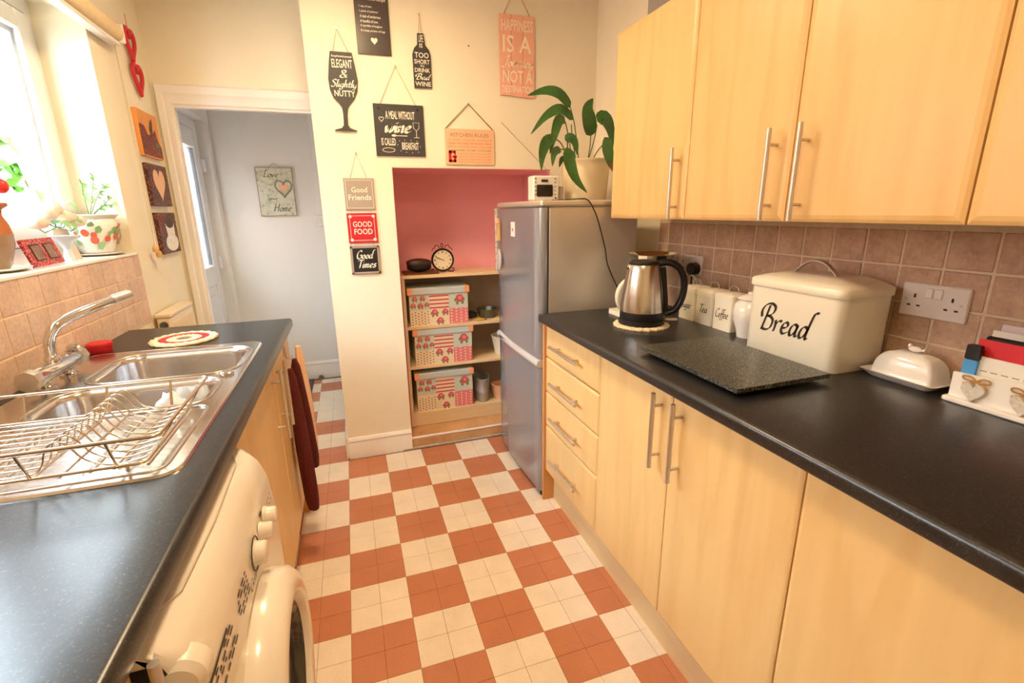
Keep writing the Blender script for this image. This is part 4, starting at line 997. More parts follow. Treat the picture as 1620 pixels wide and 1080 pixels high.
# recipe board
t = sign('recipe_sign', 'dark glossy recipe board with a small heart, top of the wall', .240, .392, 2.045, 2.33, 'slategloss')
mb = MB(); O = SO(.24, 2.045); word(mb, "Mum's Secret Recipe", .012, .215, .128, .022, O, SU, SV)
for k, (s_, wd) in enumerate((('1 cup of care', .055), ('1 pinch of patience', .082), ('A dash of tenderness', .092), ('A handful of love', .078), ('A sprinkle of laughter', .098), ('& a large portion of hugs', .108))):
    word(mb, s_, .022, .188-.0195*k, wd, .0115, O, SU, SV)
mb.poly(heart(24, .03, .03), O+Vector((.078, 0, .055)), SU, SV)
mb.build('lettering', 'whiteprint', t, smooth=False)
# bottle sign
bt = [(.491, 1.915), (.575, 1.918), (.577, 2.06), (.570, 2.085), (.552, 2.105), (.548, 2.152), (.518, 2.152), (.516, 2.105), (.500, 2.088), (.490, 2.062)]
t = sign('bottle_sign', 'dark bottle-shaped sign about life being too short to drink bad wine', .49, .577, 1.915, 2.152, 'slate', .005, bt)
cordv(t, (.526, 2.15), (.533, 2.232), (.540, 2.15))
mb = MB(); O = Vector((.534, YS-.0096, 1.915))
word(mb, 'LIFE', -.010, .200, .021, .03, O, SU, SV); word(mb, 'IS', -.008, .176, .015, .018, O, SU, SV); word(mb, 'TOO', -.034, .132, .068, .024, O, SU, SV)
word(mb, 'SHORT', -.037, .106, .074, .02, O, SU, SV); word(mb, 'TO', -.010, .092, .02, .010, O, SU, SV); word(mb, 'DRINK', -.037, .070, .074, .018, O, SU, SV); pen(mb, 'Bad', -.036, .038, .07, .026, O, SU, SV, nib=.13); word(mb, 'WINE', -.038, .009, .076, .02, O, SU, SV)
mb.build('lettering', 'whiteprint', t, smooth=False)
# happiness planks
t = thing('plank_sign', 'salmon pink plank sign reading happiness is a journey', 'sign', (1.02, YS, 1.91), 'signs on the chimney breast')
for k in range(3):
    x0 = .927+.0635*k; MB().box(x0, x0+.0618, YS-.010, YS-.003, 1.908-.003*k, 2.275+.002*(k % 2), .0015, 1).build('plank', 'pinkboard', t)
for z in (1.95, 2.23): MB().box(.94, 1.105, YS-.003, YS-.0005, z, z+.02).build('batten', 'pinkboard', t)
mb = MB(); O = Vector((.93, YS-.0106, 1.91))
word(mb, 'HAPPINESS', .008, .292, .168, .052, O, SU, SV); word(mb, 'IS A', .014, .196, .155, .078, O, SU, SV); pen(mb, 'Journey', .012, .132, .165, .05, O, SU, SV, nib=.12); word(mb, 'NOT A', .012, .058, .162, .058, O, SU, SV); word(mb, 'DESTINATION', .008, .012, .17, .032, O, SU, SV)
mb.build('lettering', mat('peach_white_print', '#fde9d0', .6), t, smooth=False)
cordv(t, (.945, 2.262), (1.02, 2.40), (1.10, 2.262), r=.0018)
# a meal without wine
t = sign('slate_sign', 'square slate sign reading a meal without wine is called breakfast', .287, .526, 1.602, 1.837, 'slate', .007)
cordv(t, (.32, 1.834), (.405, 2.005), (.492, 1.834))
for x in (.313, .498): MB().lathe([(.006, FY-.003), (.006, FY+.002)], (x, 0, 1.815), 12, ax='y').build('rivet', 'iron', t)
mb = MB(); O = SO(.287, 1.602, .0012)
word(mb, 'A MEAL WITHOUT', .055, .168, .14, .036, O, SU, SV); pen(mb, 'wine', .048, .108, .125, .066, O, SU, SV, nib=.15); word(mb, 'IS CALLED', .028, .048, .068, .034, O, SU, SV); word(mb, 'BREAKFAST', .125, .03, .082, .034, O, SU, SV)
mb.tube([O+Vector((.035+p[0]*.022, 0, .165+p[1]*.022)) for p in heart(20)], .0013, 4, True)
mb.tube([O+Vector(p) for p in ((.185, 0, .155), (.187, 0, .13), (.2, 0, .118), (.213, 0, .13), (.215, 0, .155))], .0013, 4, True)
mb.tube([O+Vector(p) for p in ((.2, 0, .118), (.2, 0, .088))], .0013, 4); mb.tube([O+Vector(p) for p in ((.187, 0, .087), (.213, 0, .087))], .0013, 4)
mb.poly(circ(.012, 12, .09, .094, .45), O, SU, SV); mb.poly(rect(.09, .155, .092, .095), O, SU, SV)
mb.tube([O+Vector((.06+.03*math.cos(2*PI*k/16), 0, .027+.010*math.sin(2*PI*k/16))) for k in range(16)], .0013, 4, True)
for x, z in ((.105, .052), (.115, .07), (.14, .074), (.17, .074), (.2, .07), (.215, .045), (.118, .024), (.145, .018), (.175, .016), (.205, .02)): mb.poly(circ(.002, 8, x, z), O, SU, SV)
mb.build('lettering', 'whiteprint', t, smooth=False)
# kitchen rules
M['peachink'] = mat('peach_ink', '#d99a68', .6)
t = sign('rules_sign', 'peach sign headed kitchen rules with a big red G', .629, .889, 1.566, 1.739, 'peachboard')
cordv(t, (.634, 1.738), (.757, 1.858), (.885, 1.738), 'wood', .0022)
mb = MB(); O = SO(.629, 1.566); word(mb, 'KITCHEN RULES', .03, .135, .20, .018, O, SU, SV)
mb.build('heading', mat('tan_ink', '#b98a68', .6), t, smooth=False)
for k, (s_, col) in enumerate((('WASH YOUR HANDS', '#c9a070'), ('CLEAR THE TABLE AFTER EVERY MEAL', '#e0705c'), ('HELP WITH THE DISHES', '#e08a66'), ('THANK THE COOK', '#7d9a6a'))):
    mb = MB(); word(mb, s_, .014, .116-.0165*k, .232, .008, O, SU, SV); mb.build('text_line', mat('rule_ink_%d' % k, col, .6), t, smooth=False)
for k in range(4):
    mb = MB(); word(mb, 'HELP WITH THE DISHES' if k % 2 else 'CLEAR THE TABLE AFTER EVERY MEAL', .066, .051-.0135*k, .178, .006, O, SU, SV); mb.build('text_line', 'peachink', t, smooth=False)
mb = MB(); 
for q in ((.016, .030, .014, .068), (.016, .052, .056, .068), (.044, .052, .046, .068), (.016, .054, .012, .024), (.042, .054, .012, .040), (.034, .058, .034, .044)): mb.poly(rect(*q), O-Vector((0, .0004, 0)), SU, SV)
mb.build('initial', 'redboard', t, smooth=False)
# three small square signs
def border(mb, x0, x1, z0, z1, i, w_, O):
    a, b_, c_, d_ = x0+i, x1-i, z0+i, z1-i
    for q in ((a, b_, c_, c_+w_), (a, b_, d_-w_, d_), (a, a+w_, c_, d_), (b_-w_, b_, c_, d_)): mb.poly(rect(*q), O, SU, SV)
t = sign('square_sign', 'small grey square sign reading good friends', .118, .261, 1.347, 1.496, 'greyboard')
cordv(t, (.15, 1.494), (.190, 1.612), (.232, 1.494), 'whitecord')
mb = MB(); O = SO(.118, 1.347); word(mb, 'Good', .034, .082, .075, .026, O, SU, SV); word(mb, 'Friends', .018, .046, .108, .026, O, SU, SV); border(mb, 0, .143, 0, .149, .008, .0016, O); mb.build('lettering', 'whiteprint', t, smooth=False)
t = sign('square_sign', 'small red square sign reading good food', .118, .261, 1.185, 1.331, 'redboard')
mb = MB(); O = SO(.118, 1.185); word(mb, 'GOOD', .026, .078, .092, .028, O, SU, SV); word(mb, 'FOOD', .03, .042, .088, .028, O, SU, SV); border(mb, 0, .143, 0, .146, .012, .002, O)
for x in (.016, .127):
    for z in (.016, .13): mb.poly(circ(.008, 12, x, z), O, SU, SV)
mb.build('lettering', 'whiteprint', t, smooth=False)
t = sign('square_sign', 'small black square sign reading good times', .118, .261, 1.028, 1.170, mat('black_board', '#1d1d1f', .45))
mb = MB(); O = SO(.118, 1.028); pen(mb, 'Good', .028, .078, .082, .042, O, SU, SV, nib=.12); pen(mb, 'Times', .03, .032, .09, .042, O, SU, SV, nib=.12); mb.build('lettering', 'whiteprint', t, smooth=False)
mb = MB(); border(mb, 0, .143, 0, .142, .001, .010, O); mb.build('grey_border', 'greyboard', t, smooth=False)
for za, zb_ in ((1.347, 1.331), (1.185, 1.170)):
    for x in (.145, .234): MB().tube([(x, YS-.004, za), (x, YS-.004, zb_+.0005)], .001, 5).build('link_cord', 'whitecord', t)
MB().tube([(.769, YF+.002, 2.119), (.769, YF-.012, 2.121)], .002, 6).build('wall_nail', 'iron', label='bare nail in the wall between the bottle and plank signs', cat='nail')

# ================================================================ NICHE
YU, HB = 1.385, .0605
su = thing('shelf_unit', 'open pale wood shelf unit standing in the pink niche', 'shelf unit', (.79, 1.5, HB))
MB().box(.376, .394, YU, 1.64, HB, .967, .001).build('side_panel', 'shelfwood', su); MB().box(1.18, 1.198, YU, 1.64, HB, .967, .001).build('side_panel', 'shelfwood', su)
MB().box(.374, 1.20, YU-.002, 1.642, .967, .985, .001).build('top_board', 'shelfwood', su)
for z in (.686, .443, .148): MB().box(.394, 1.18, YU+.002, 1.63, z-.018, z, .001).build('shelf', 'shelfwood', su)
MB().box(.394, 1.18, YU+.004, YU+.018, HB, .130).build('kick_board', 'shelfwood', su, smooth=False)
MB().box(.394, 1.18, 1.628, 1.636, HB, .967).build('back_panel', 'shelfback', su, smooth=False)
def storage_box(x0, z0, label, w_=.345, d_=.225, h_=.222, y0=1.40):
    t = thing('storage_box', label, 'box', (x0+w_/2, y0+d_/2, z0), 'patchwork storage boxes')
    y1 = y0+d_; x1 = x0+w_; zl = z0+h_-.038
    MB().box(x0, x1, y0, y1, z0, zl+.01, .002).build('body', 'cardcream', t)
    l = MB().box(x0-.010, x1+.010, y0-.010, y1+.006, zl, z0+h_, .004).build('lid', 'lidblue', t)
    for xa in (x0-.0115, x1-.0215):
        MB().box(xa, xa+.033, y0-.0115, y0+.02, zl-.001, z0+h_+.001, .004).build('lid_corner', 'lidpeach', l)
    hh = (zl-z0); O = Vector((x0, y0-.0006, z0)); p = MB(); cw = w_/3; zz = hh*.5
    p.m = 0
    p.poly(rect(0, cw, zz, hh), O, SU, SV, 0); p.poly(rect(cw, 2*cw, zz+.0, hh), O, SU, SV, 1); p.poly(rect(2*cw, w_, zz+.0, hh), O, SU, SV, 0)
    p.poly(rect(0, cw, 0, zz), O, SU, SV, 1); p.poly(rect(cw, 2*cw, 0, zz), O, SU, SV, 2); p.poly(rect(2*cw, w_, 0, zz), O, SU, SV, 3)
    Q = O-Vector((0, .0004, 0))
    for k in range(4): p.poly(rect(cw, 2*cw, zz+.006+k*.023, zz+.015+k*.023), Q, SU, SV, 4)
    for i in range(6):
        for j in range(5): p.poly(circ(.0034, 7, .012+i*.0185, .008+j*.0165+(.008 if i % 2 else 0)), Q, SU, SV, 5)
    for i in range(4):
        for j in range(5): p.poly(circ(.0052, 8, 2*cw+.014+i*.029, .010+j*.018+(.009 if i % 2 else 0)), Q, SU, SV, 1)
    def rose(x, z, r):
        for a in (0, 1.3, 2.4, 3.6, 4.9): p.poly(circ(r*.38, 6, x+r*1.05*math.cos(a-.8), z-r*.6+r*.7*math.sin(a-.8), 1.3), Q+Vector((0, .0001, 0)), SU, SV, 6)
        p.poly(circ(r, 10, x, z), Q, SU, SV, 4); p.poly(circ(r*.5, 8, x+r*.1, z+r*.1), Q-Vector((0, .0002, 0)), SU, SV, 3)
    for x, z, r in ((.03, hh-.022, .013), (.075, hh-.02, .013), (.02, hh-.06, .013), (.062, hh-.062, .014), (.1, hh-.058, .012), (2*cw+.065, hh-.034, .024), (cw+.028, zz-.016, .018), (cw+.092, zz-.014, .016), (cw+.06, .026, .018)): rose(x, z, r)
    p.build('printed_front', ['cardblue', 'cardcream', 'cardcream', 'cardpink', 'rose', 'ink', 'rosegreen'], t, smooth=False)
    p = MB(); O = Vector((x1+.0006, y0, z0)); p.poly(rect(0, d_*.5, 0, zz), O, (0, 1, 0), SV, 0); p.poly(rect(0, d_*.5, zz, hh), O, (0, 1, 0), SV, 1); p.poly(rect(d_*.5, d_, 0, hh), O, (0, 1, 0), SV, 2)
    p.build('printed_side', ['cardpink', 'cardblue', 'cardcream'], t, smooth=False)
storage_box(.414, .686, 'patchwork rose storage box on the top shelf, uppermost of three')
storage_box(.430, .443, 'patchwork rose storage box on the middle shelf')
storage_box(.424, .148, 'patchwork rose storage box on the bottom shelf', h_=.245)
# things on the shelves
MB().lathe([(.001, .686), (.045, .686), (.05, .69), (.065, .735), (.068, .742), (.062, .742), (.046, .698), (.001, .695)], (.905, 1.50, 0), 26).build('metal_bowl', 'pewter', label='dark metal bowl on the upper shelf beside the fridge', cat='bowl')
MB().lathe([(.001, .686), (.038, .686), (.042, .69), (.045, .712), (.03, .722), (.001, .724)], (.80, 1.53, 0), 20).build('dark_tin', 'darkgrey', label='low dark tin behind the upper storage box', cat='tin')
t = thing('craft_knife', 'yellow craft knife lying on the upper shelf', 'knife', (.84, 1.41, .686))
MB().box(.812, .862, 1.405, 1.418, .687, .697, .003).build('handle', 'yellow', t); MB().box(.862, .876, 1.408, 1.415, .688, .695, .002).build('tip', 'darkgrey', t)
t = thing('oval_bucket', 'long galvanised oval planter on the bottom shelf', 'planter', (.84, 1.49, .148))
op = lambda k, z: [Vector((.846+.050*k*math.cos(a), 1.485+.092*k*math.sin(a), z)) for a in [2*PI*i/28 for i in range(28)]]
mb = MB(); mb.loft([op(.84, .148), op(.85, .15), op(.92, .21), op(.935, .212), op(.935, .216), op(.92, .218), op(1.0, .30), op(1.05, .303), op(1.05, .308), op(.98, .306), op(.9, .22), op(.82, .16)]); mb.build('tub', 'galv', t, ang=45)
mb = MB(); mb.loft([op(.80, .2), op(.86, .235)], True, True); mb.build('filling', mat('blue_green_filling', '#7f9a9a', .7), t)
MB().tube([(.82, 1.405, .295), (.835, 1.398, .283), (.86, 1.398, .283), (.875, 1.405, .295)], .0028, 6).build('carry_handle', 'galv', t)
MB().lathe([(.001, .148), (.035, .148), (.04, .155), (.055, .24), (.058, .245), (.05, .245), (.035, .16), (.001, .158)], (.965, 1.46, 0), 20).build('pink_pot', 'peachboard', label='small peach pot on the bottom shelf by the fridge', cat='pot')
MB().lathe([(.001, .443), (.05, .443), (.055, .45), (.075, .56), (.078, .565), (.07, .565), (.05, .455), (.001, .452)], (1.0, 1.48, 0), 20).build('cream_jug', 'cream', label='cream pot on the middle shelf half hidden by the fridge', cat='pot')
# on top of the unit
MB().prism(rrect(.40, .60, 1.40, 1.56, .02, 4), (0, 0, .9855), (1, 0, 0), (0, 1, 0), .010).build('wooden_board', 'wood', label='small dark wooden board on top of the shelf unit', cat='board')
mb = MB(); rings = []
for k in range(9):
    t_ = k/8; x = .425+.135*t_; e_ = math.sin(PI*min(1, max(0, .08+.84*t_)))**.35
    rings.append([Vector((x, 1.475+.05*e_*math.copysign(abs(math.cos(a))**.6, math.cos(a)), .9965+.036*(1+math.copysign(abs(math.sin(a))**.6, math.sin(a))*e_))) for a in [2*PI*i/20 for i in range(20)]])
mb.loft(rings); wb = thing('leather_case', 'brown leather case lying on the small wooden board', 'case', (.49, 1.475, .9965))
mb.build('lower_half', 'black', wb, ang=60)
mb = MB(); mb.loft([[Vector((.4925+(v_.x-.4925)*1.03, 1.475+(v_.y-1.475)*1.05, max(v_.z, 1.036)+.003)) for v_ in r] for r in rings]); mb.build('flap', 'leather', wb, ang=60)
ck = thing('mantel_clock', 'small round black iron clock with scrollwork on the shelf unit', 'clock', (.63, 1.48, .985))
CX, CY, CZ = .632, 1.47, 1.058
MB().lathe([(.001, CY+.012), (.06, CY+.012), (.066, CY+.008), (.068, CY-.008), (.064, CY-.014), (.058, CY-.012), (.056, CY-.006)], (CX, 0, CZ), 36, ax='y').build('case', 'iron', ck)
MB().lathe([(.001, CY-.0075), (.0575, CY-.0075), (.0575, CY-.004)], (CX, 0, CZ), 36, ax='y').build('dial', 'clockface', ck)
mb = MB(); O = Vector((CX, CY-.0082, CZ))
for k in range(12):
    a = PI/6*k; x, z = .046*math.sin(a), .046*math.cos(a); mb.poly(circ(.0035 if k % 3 else .005, 8, x, z), O, SU, SV)
mb.build('hour_marks', 'wood', ck, smooth=False)
for ln, ang in ((.036, -68), (.044, -65)):
    a = math.radians(ang); d = Vector((math.sin(a), 0, math.cos(a))); MB().tube([O-d*.01-Vector((0, .001, 0)), O+d*ln-Vector((0, .001, 0))], .0016, 5).build('hand', 'ink', ck)
for s in (-1, 1):
    MB().tube(crom([(CX+s*.015, CY, CZ+.064), (CX+s*.022, CY, CZ+.082), (CX+s*.038, CY, CZ+.084), (CX+s*.045, CY, CZ+.07), (CX+s*.055, CY, CZ+.066), (CX+s*.06, CY, CZ+.054)], 5), .002, 6).build('scroll', 'iron', ck)
    MB().tube(crom([(CX+s*.03, CY, CZ-.06), (CX+s*.045, CY, CZ-.071), (CX+s*.062, CY, CZ-.068), (CX+s*.066, CY, CZ-.052), (CX+s*.052, CY, CZ-.05)], 5), .0024, 6).build('foot', 'iron', ck)
MB().tube(crom([(CX, CY, CZ+.066), (CX-.007, CY, CZ+.08), (CX, CY, CZ+.096), (CX+.007, CY, CZ+.08), (CX, CY, CZ+.066)], 5), .002, 6).build('finial', 'iron', ck)
# ================================================================ ON THE FRIDGE
ZF = 1.3725
ra = thing('radio', 'small white radio with a dark speaker on the fridge', 'radio', (1.0, .82, ZF))
MB().box(.945, 1.075, .79, .862, ZF+.003, 1.487, .006).build('body', 'white', ra)
MB().box(1.0755, 1.10, .795, .858, ZF+.003, 1.44, .004).build('side', 'greyboard', ra)
MB().prism(rrect(.962, 1.042, 1.394, 1.447, .006, 3), (0, .7905, 0), (1, 0, 0), (0, 0, 1), .003).build('speaker_grille', 'black', ra)
MB().box(.985, 1.018, .787, .791, 1.458, 1.470, .001).build('display', 'darkgrey', ra)
for z in (1.40, 1.418, 1.436, 1.454, 1.47):
    for x in (.952, 1.05): MB().box(x, x+.009, .788, .791, z, z+.007, .001, 1).build('button', 'greyboard', ra)
MB().lathe([(.004, .786), (.004, .792)], (1.056, 0, 1.388), 10, ax='y').build('button', 'ink', ra)
MB().tube([(1.07, .83, 1.48), (.80, .80, 1.706)], .0018, 6).build('antenna', 'steel', ra)
for x in (.955, 1.06): MB().lathe([(.006, ZF), (.006, ZF+.004)], (x, .82, 0), 8).build('foot', 'black', ra)
PXc, PYc = 1.245, .86
pp = thing('plant_pot', 'cream glazed pot holding the peace lily on the fridge', 'plant pot', (PXc, PYc, ZF))
MB().lathe([(.001, ZF), (.098, ZF), (.104, ZF+.006), (.116, ZF+.15), (.119, ZF+.178), (.124, ZF+.182), (.124, ZF+.192), (.112, ZF+.192), (.108, ZF+.15)], (PXc, PYc, 0), 10).build('pot_body', 'pot', pp, ang=60)
MB().lathe([(.11, ZF+.165), (.001, ZF+.17)], (PXc, PYc, 0), 20).build('soil', 'soil', pp)
ly = thing('peace_lily', 'peace lily with long drooping dark green leaves in the cream pot', 'plant', (PXc, PYc, ZF+.165))
LV = [([(1.211, 1.54), (1.18, 1.712), (1.150, 1.79)], [(1.150, 1.79), (1.09, 1.842), (1.019, 1.851), (.933, 1.826)], .062, -.03, 0),
 ([(1.197, 1.54), (1.165, 1.66), (1.148, 1.715)], [(1.155, 1.735), (1.09, 1.775), (1.013, 1.742), (.937, 1.662)], .055, -.06, 0),
 ([(1.177, 1.54), (1.14, 1.66), (1.10, 1.72)], [(1.10, 1.722), (1.06, 1.72), (1.03, 1.65), (1.005, 1.575)], .055, -.12, 0),
 ([(1.167, 1.54), (1.10, 1.63), (1.03, 1.645)], [(1.04, 1.645), (.99, 1.625), (.96, 1.57), (.948, 1.50)], .06, -.16, 0),
 ([(1.167, 1.54), (1.12, 1.60), (1.06, 1.60)], [(1.07, 1.60), (1.025, 1.58), (1.005, 1.52)], .042, -.15, 0),
 ([(1.167, 1.54), (1.14, 1.58), (1.105, 1.595)], [(1.105, 1.60), (1.085, 1.55), (1.105, 1.47), (1.155, 1.405)], .072, -.20, 0),
 ([(1.251, 1.54), (1.263, 1.62), (1.262, 1.68)], [(1.262, 1.672), (1.248, 1.73), (1.238, 1.79), (1.265, 1.835)], .092, -.02, 0),
 ([(1.251, 1.54), (1.28, 1.65), (1.285, 1.72)], [(1.285, 1.735), (1.315, 1.748), (1.345, 1.70), (1.362, 1.615)], .085, -.05, 0),
 ([(1.269, 1.54), (1.285, 1.60), (1.295, 1.64)], [(1.302, 1.655), (1.285, 1.60), (1.29, 1.54), (1.318, 1.475)], .07, -.18, 1),
 ([(1.167, 1.54), (1.14, 1.60), (1.118, 1.635)], [(1.105, 1.645), (1.13, 1.65), (1.145, 1.62), (1.15, 1.575)], .055, -.10, 0),
 ([(1.20, 1.54), (1.15, 1.59), (1.10, 1.56)], [(1.11, 1.565), (1.08, 1.555), (1.06, 1.52)], .03, -.10, 0)]
for st, bl_, wd, dy, dry in LV:
    wd *= .88
    n = len(st); S3 = [(x, PYc+dy*(i/(n-1))**1.5*.6, z) for i, (x, z) in enumerate(st)]
    MB().tube(crom(S3, 4), .0028, 6).build('stalk', 'stem', ly)
    y_ = S3[-1][1]; m_ = len(bl_); B3 = [(x, y_+dy*.4*i/(m_-1), z) for i, (x, z) in enumerate(bl_)]
    mb = MB(); leaf(mb, B3, wd, 12, .22, (.05, -1, .25)); o = mb.build('leaf', 'leaf', ly, ang=80)
    if dry: mb = MB(); leaf(mb, [B3[-2], tuple((a+b_)/2 for a, b_ in zip(B3[-2], B3[-1])), B3[-1]], wd*.55, 6, .22, (.05, -1, .25)); mb.v = [v_+Vector((0, -.004, 0)) for v_ in mb.v]; mb.build('dry_tip', 'drytip', o, ang=80)
MB().tube(crom([(1.02, .875, 1.378), (1.06, .70, 1.377), (1.05, .52, 1.377), (1.075, .498, 1.372), (1.10, .496, 1.34), (1.125, .496, 1.29), (1.165, .496, 1.17), (1.18, .496, 1.10), (1.235, .49, .99), (1.27, .47, .93), (1.30, .44, .9145), (1.36, .40, .9145), (1.44, .36, .9145)], 5), .0026, 6).build('power_cord', 'black', label='thin black radio cord hanging down the fridge side', cat='cord')
MB().box(1.25, 1.46, -.12, .40, 1.9825, 2.25, .003).build('grey_block', mat('plain_grey', '#8d8681', .5), label='plain grey block on top of the wall cabinet nearest the fridge', cat='box')  # plain grey block standing above the cabinet top
# ================================================================ RIGHT WORKTOP
trivet(1.125, .135, ZT, .098, 'round red and cream crocheted trivet under the kettle')
ke = thing('kettle', 'brushed steel jug kettle with black handle on the trivet', 'kettle', (1.13, .135, ZT+.008))
KX, KY = 1.128, .14; K0 = ZT+.0085
MB().lathe([(.001, K0), (.08, K0), (.084, K0+.004), (.083, K0+.018), (.08, K0+.02), (.001, K0+.02)], (KX, KY, 0), 36).build('power_base', 'black', ke)
MB().lathe([(.001, K0+.021), (.079, K0+.021), (.080, K0+.026), (.080, K0+.046), (.0795, K0+.05), (.001, K0+.05)], (KX, KY, 0), 36).build('lower_collar', 'black', ke)
MB().lathe([(.0795, K0+.05), (.0785, K0+.075), (.072, K0+.135), (.062, K0+.195), (.057, K0+.216), (.055, K0+.22), (.05, K0+.22)], (KX, KY, 0), 48).build('jug', 'kettlesteel', ke)
MB().lathe([(.055, K0+.22), (.055, K0+.226), (.048, K0+.233), (.02, K0+.237), (.001, K0+.238)], (KX, KY, 0), 32).build('lid', 'black', ke)
MB().prism([(-.014, 0), (.014, 0), (.003, .018), (-.003, .018)], (KX-.050, KY+.015, K0+.20), (-.3, .95, 0), (-.75, -.25, .6), .012).build('spout', 'kettlesteel', ke)
hdir = Vector((.88, -.47, 0)).normalized()
def kp(r, z): return Vector((KX, KY, K0+z))+hdir*r
P = crom([kp(.045, .222), kp(.085, .227), kp(.122, .208), kp(.142, .17), kp(.144, .125), kp(.135, .085), kp(.115, .052), kp(.082, .04)], 6)
mb = MB(); mb.tube(P, .0125, 12, flat=1.5); mb.build('handle', 'black', ke, ang=60)
mb = MB(); mb.tube([kp(.062, .21), kp(.068, .165), kp(.076, .10), kp(.081, .045)], .012, 10, flat=1.6); mb.build('handle_spine', 'black', ke)
MB().prism(circ(.022, 16, 0, 0, .5), kp(.108, .016), Vector(hdir), Vector((-hdir.y, hdir.x, 0)), .006).build('switch', 'knobgrey', ke)
# kitchen scales behind the kettle
ks = thing('kitchen_scales', 'cream kitchen scales with dial and steel pan behind the kettle', 'scales', (1.2, .36, ZT))
SXc, SYc = 1.235, .335
MB().prism(rrect(-.105, .09, -.06, .06, .015, 4), (SXc, SYc, ZT), (1, 0, 0), (0, 1, 0), .018).build('base', 'cream', ks)
mb = MB(); mb.loft([[Vector((SXc+.04*(z-ZT-.018)/.17-.02+sx*w2, SYc+sy*.04, z)) for sx, sy in ((-1, -1), (1, -1), (1, 1), (-1, 1))] for w2, z in ((.045, ZT+.018), (.048, ZT+.12), (.03, ZT+.16), (.02, ZT+.19))]); mb.build('housing', 'cream', ks, ang=20)
MB().lathe([(.001, SYc-.052), (.074, SYc-.052), (.078, SYc-.048), (.078, SYc-.038), (.07, SYc-.035)], (SXc-.052, 0, ZT+.085), 36, ax='y').build('dial_case', 'cream', ks)
MB().lathe([(.001, SYc-.0535), (.07, SYc-.0535), (.07, SYc-.05)], (SXc-.052, 0, ZT+.085), 36, ax='y').build('dial', 'paper', ks)
MB().lathe([(.001, ZT+.194), (.04, ZT+.196), (.075, ZT+.213), (.10, ZT+.242), (.104, ZT+.244), (.10, ZT+.247), (.07, ZT+.220), (.001, ZT+.200)], (SXc+.062, SYc, 0), 36).build('pan', 'chrome', ks)
# canisters
for nm, x, y, a, label in (('Sugar', 1.395, .172, 4, 'cream sugar canister partly behind the kettle'), ('Tea', 1.395, .074, 3, 'cream tea canister between sugar and coffee'), ('Coffee', 1.392, -.026, 2, 'cream coffee canister beside the white ginger jar')):
    t = thing('canister', label, 'canister', (x, y, ZT), 'cream storage canisters'); hw = .0445
    mb = MB(); mb.loft([[Vector((px, py, z)) for px, py in rrect(x-hw, x+hw, y-hw, y+hw, .008, 3)] for z in (ZT, ZT+.112)]); mb.build('body', 'cream', t, ang=50)
    mb = MB(); mb.loft([[Vector((px, py, z)) for px, py in rrect(x-k, x+k, y-k, y+k, .009, 3)] for k, z in ((hw+.002, ZT+.106), (hw+.002, ZT+.124), (hw-.004, ZT+.129), (.01, ZT+.133))]); mb.build('lid', 'cream', t, ang=50)
    MB().tube(crom([(x, y+.02, ZT+.131), (x, y+.022, ZT+.142), (x, y+.012, ZT+.154), (x, y-.012, ZT+.154), (x, y-.022, ZT+.142), (x, y-.02, ZT+.131)], 4), .0016, 6).build('lid_handle', 'steel', t)
    mb = MB(); wd = {'Sugar': .058, 'Tea': .042, 'Coffee': .062}[nm]; pen(mb, nm, -wd*.5, .045, wd, .032, Vector((x-hw-.0006, y, ZT)), (0, -1, 0), (0, 0, 1), nib=.09); mb.build('lettering', 'ink', t, smooth=False)
# plug sockets
def socket(y0, y1, z0, z1, label, sw=True):
    t = thing('plug_socket', label, 'socket', (XR-.005, (y0+y1)/2, z0), 'double plug sockets'); xf = XR-.012
    MB().box(xf, XR-.001, y0, y1, z0, z1, .0025).build('plate', 'socket', t)
    w_ = y1-y0; h_ = z1-z0; ym = (y0+y1)/2; O = Vector((xf-.0005, y1, z0)); U = (0, -1, 0)
    for cx in (w_*.22, w_*.78):
        m_ = MB(); 
        for dx, dz, a, b_ in ((0, .052, .0025, .005), (-.011, .028, .004, .0022), (.011, .028, .004, .0022)): m_.poly(rect(cx+dx-a, cx+dx+a, dz-b_, dz+b_), O, U, SV)
        m_.build('pin_holes', 'ink', t, smooth=False)
    for cx in (w_*.43, w_*.57): MB().box(xf-.004, xf+.001, y1-cx-.0085, y1-cx+.0085, z0+.05, z0+.074, .0015).build('rocker', 'white', t)
    for cx in (.013, w_-.013): MB().lathe([(.004, xf-.001), (.003, xf-.0012), (.001, xf-.0005)], (0, y1-cx, z0+h_*.5), 10, ax='x').build('screw', 'steel', t)
socket(-.672, -.525, 1.06, 1.144, 'white double socket on the tiles right of the bread bin')
socket(.240, .386, 1.063, 1.144, 'white double socket on the tiles behind the kettle')
pg = thing('mains_plug', 'black mains plug in the socket above the canisters', 'plug', (1.44, .265, 1.07))
MB().lathe([(.001, 1.425), (.020, 1.425), (.025, 1.43), (.026, 1.45), (.024, 1.462), (.001, 1.462)], (0, .265, 1.093), 20, ax='x').build('plug_body', 'black', pg)
MB().tube(crom([(1.445, .265, 1.072), (1.443, .268, 1.05), (1.45, .275, 1.02), (1.456, .285, .98), (1.455, .29, .93)], 4), .0035, 6).build('cable', 'black', pg)
MB().tube(crom([(1.43, .258, 1.072), (1.452, .25, 1.05), (1.458, .24, 1.0), (1.456, .24, .94)], 4), .0025, 6).build('white_cable', 'white', pg)
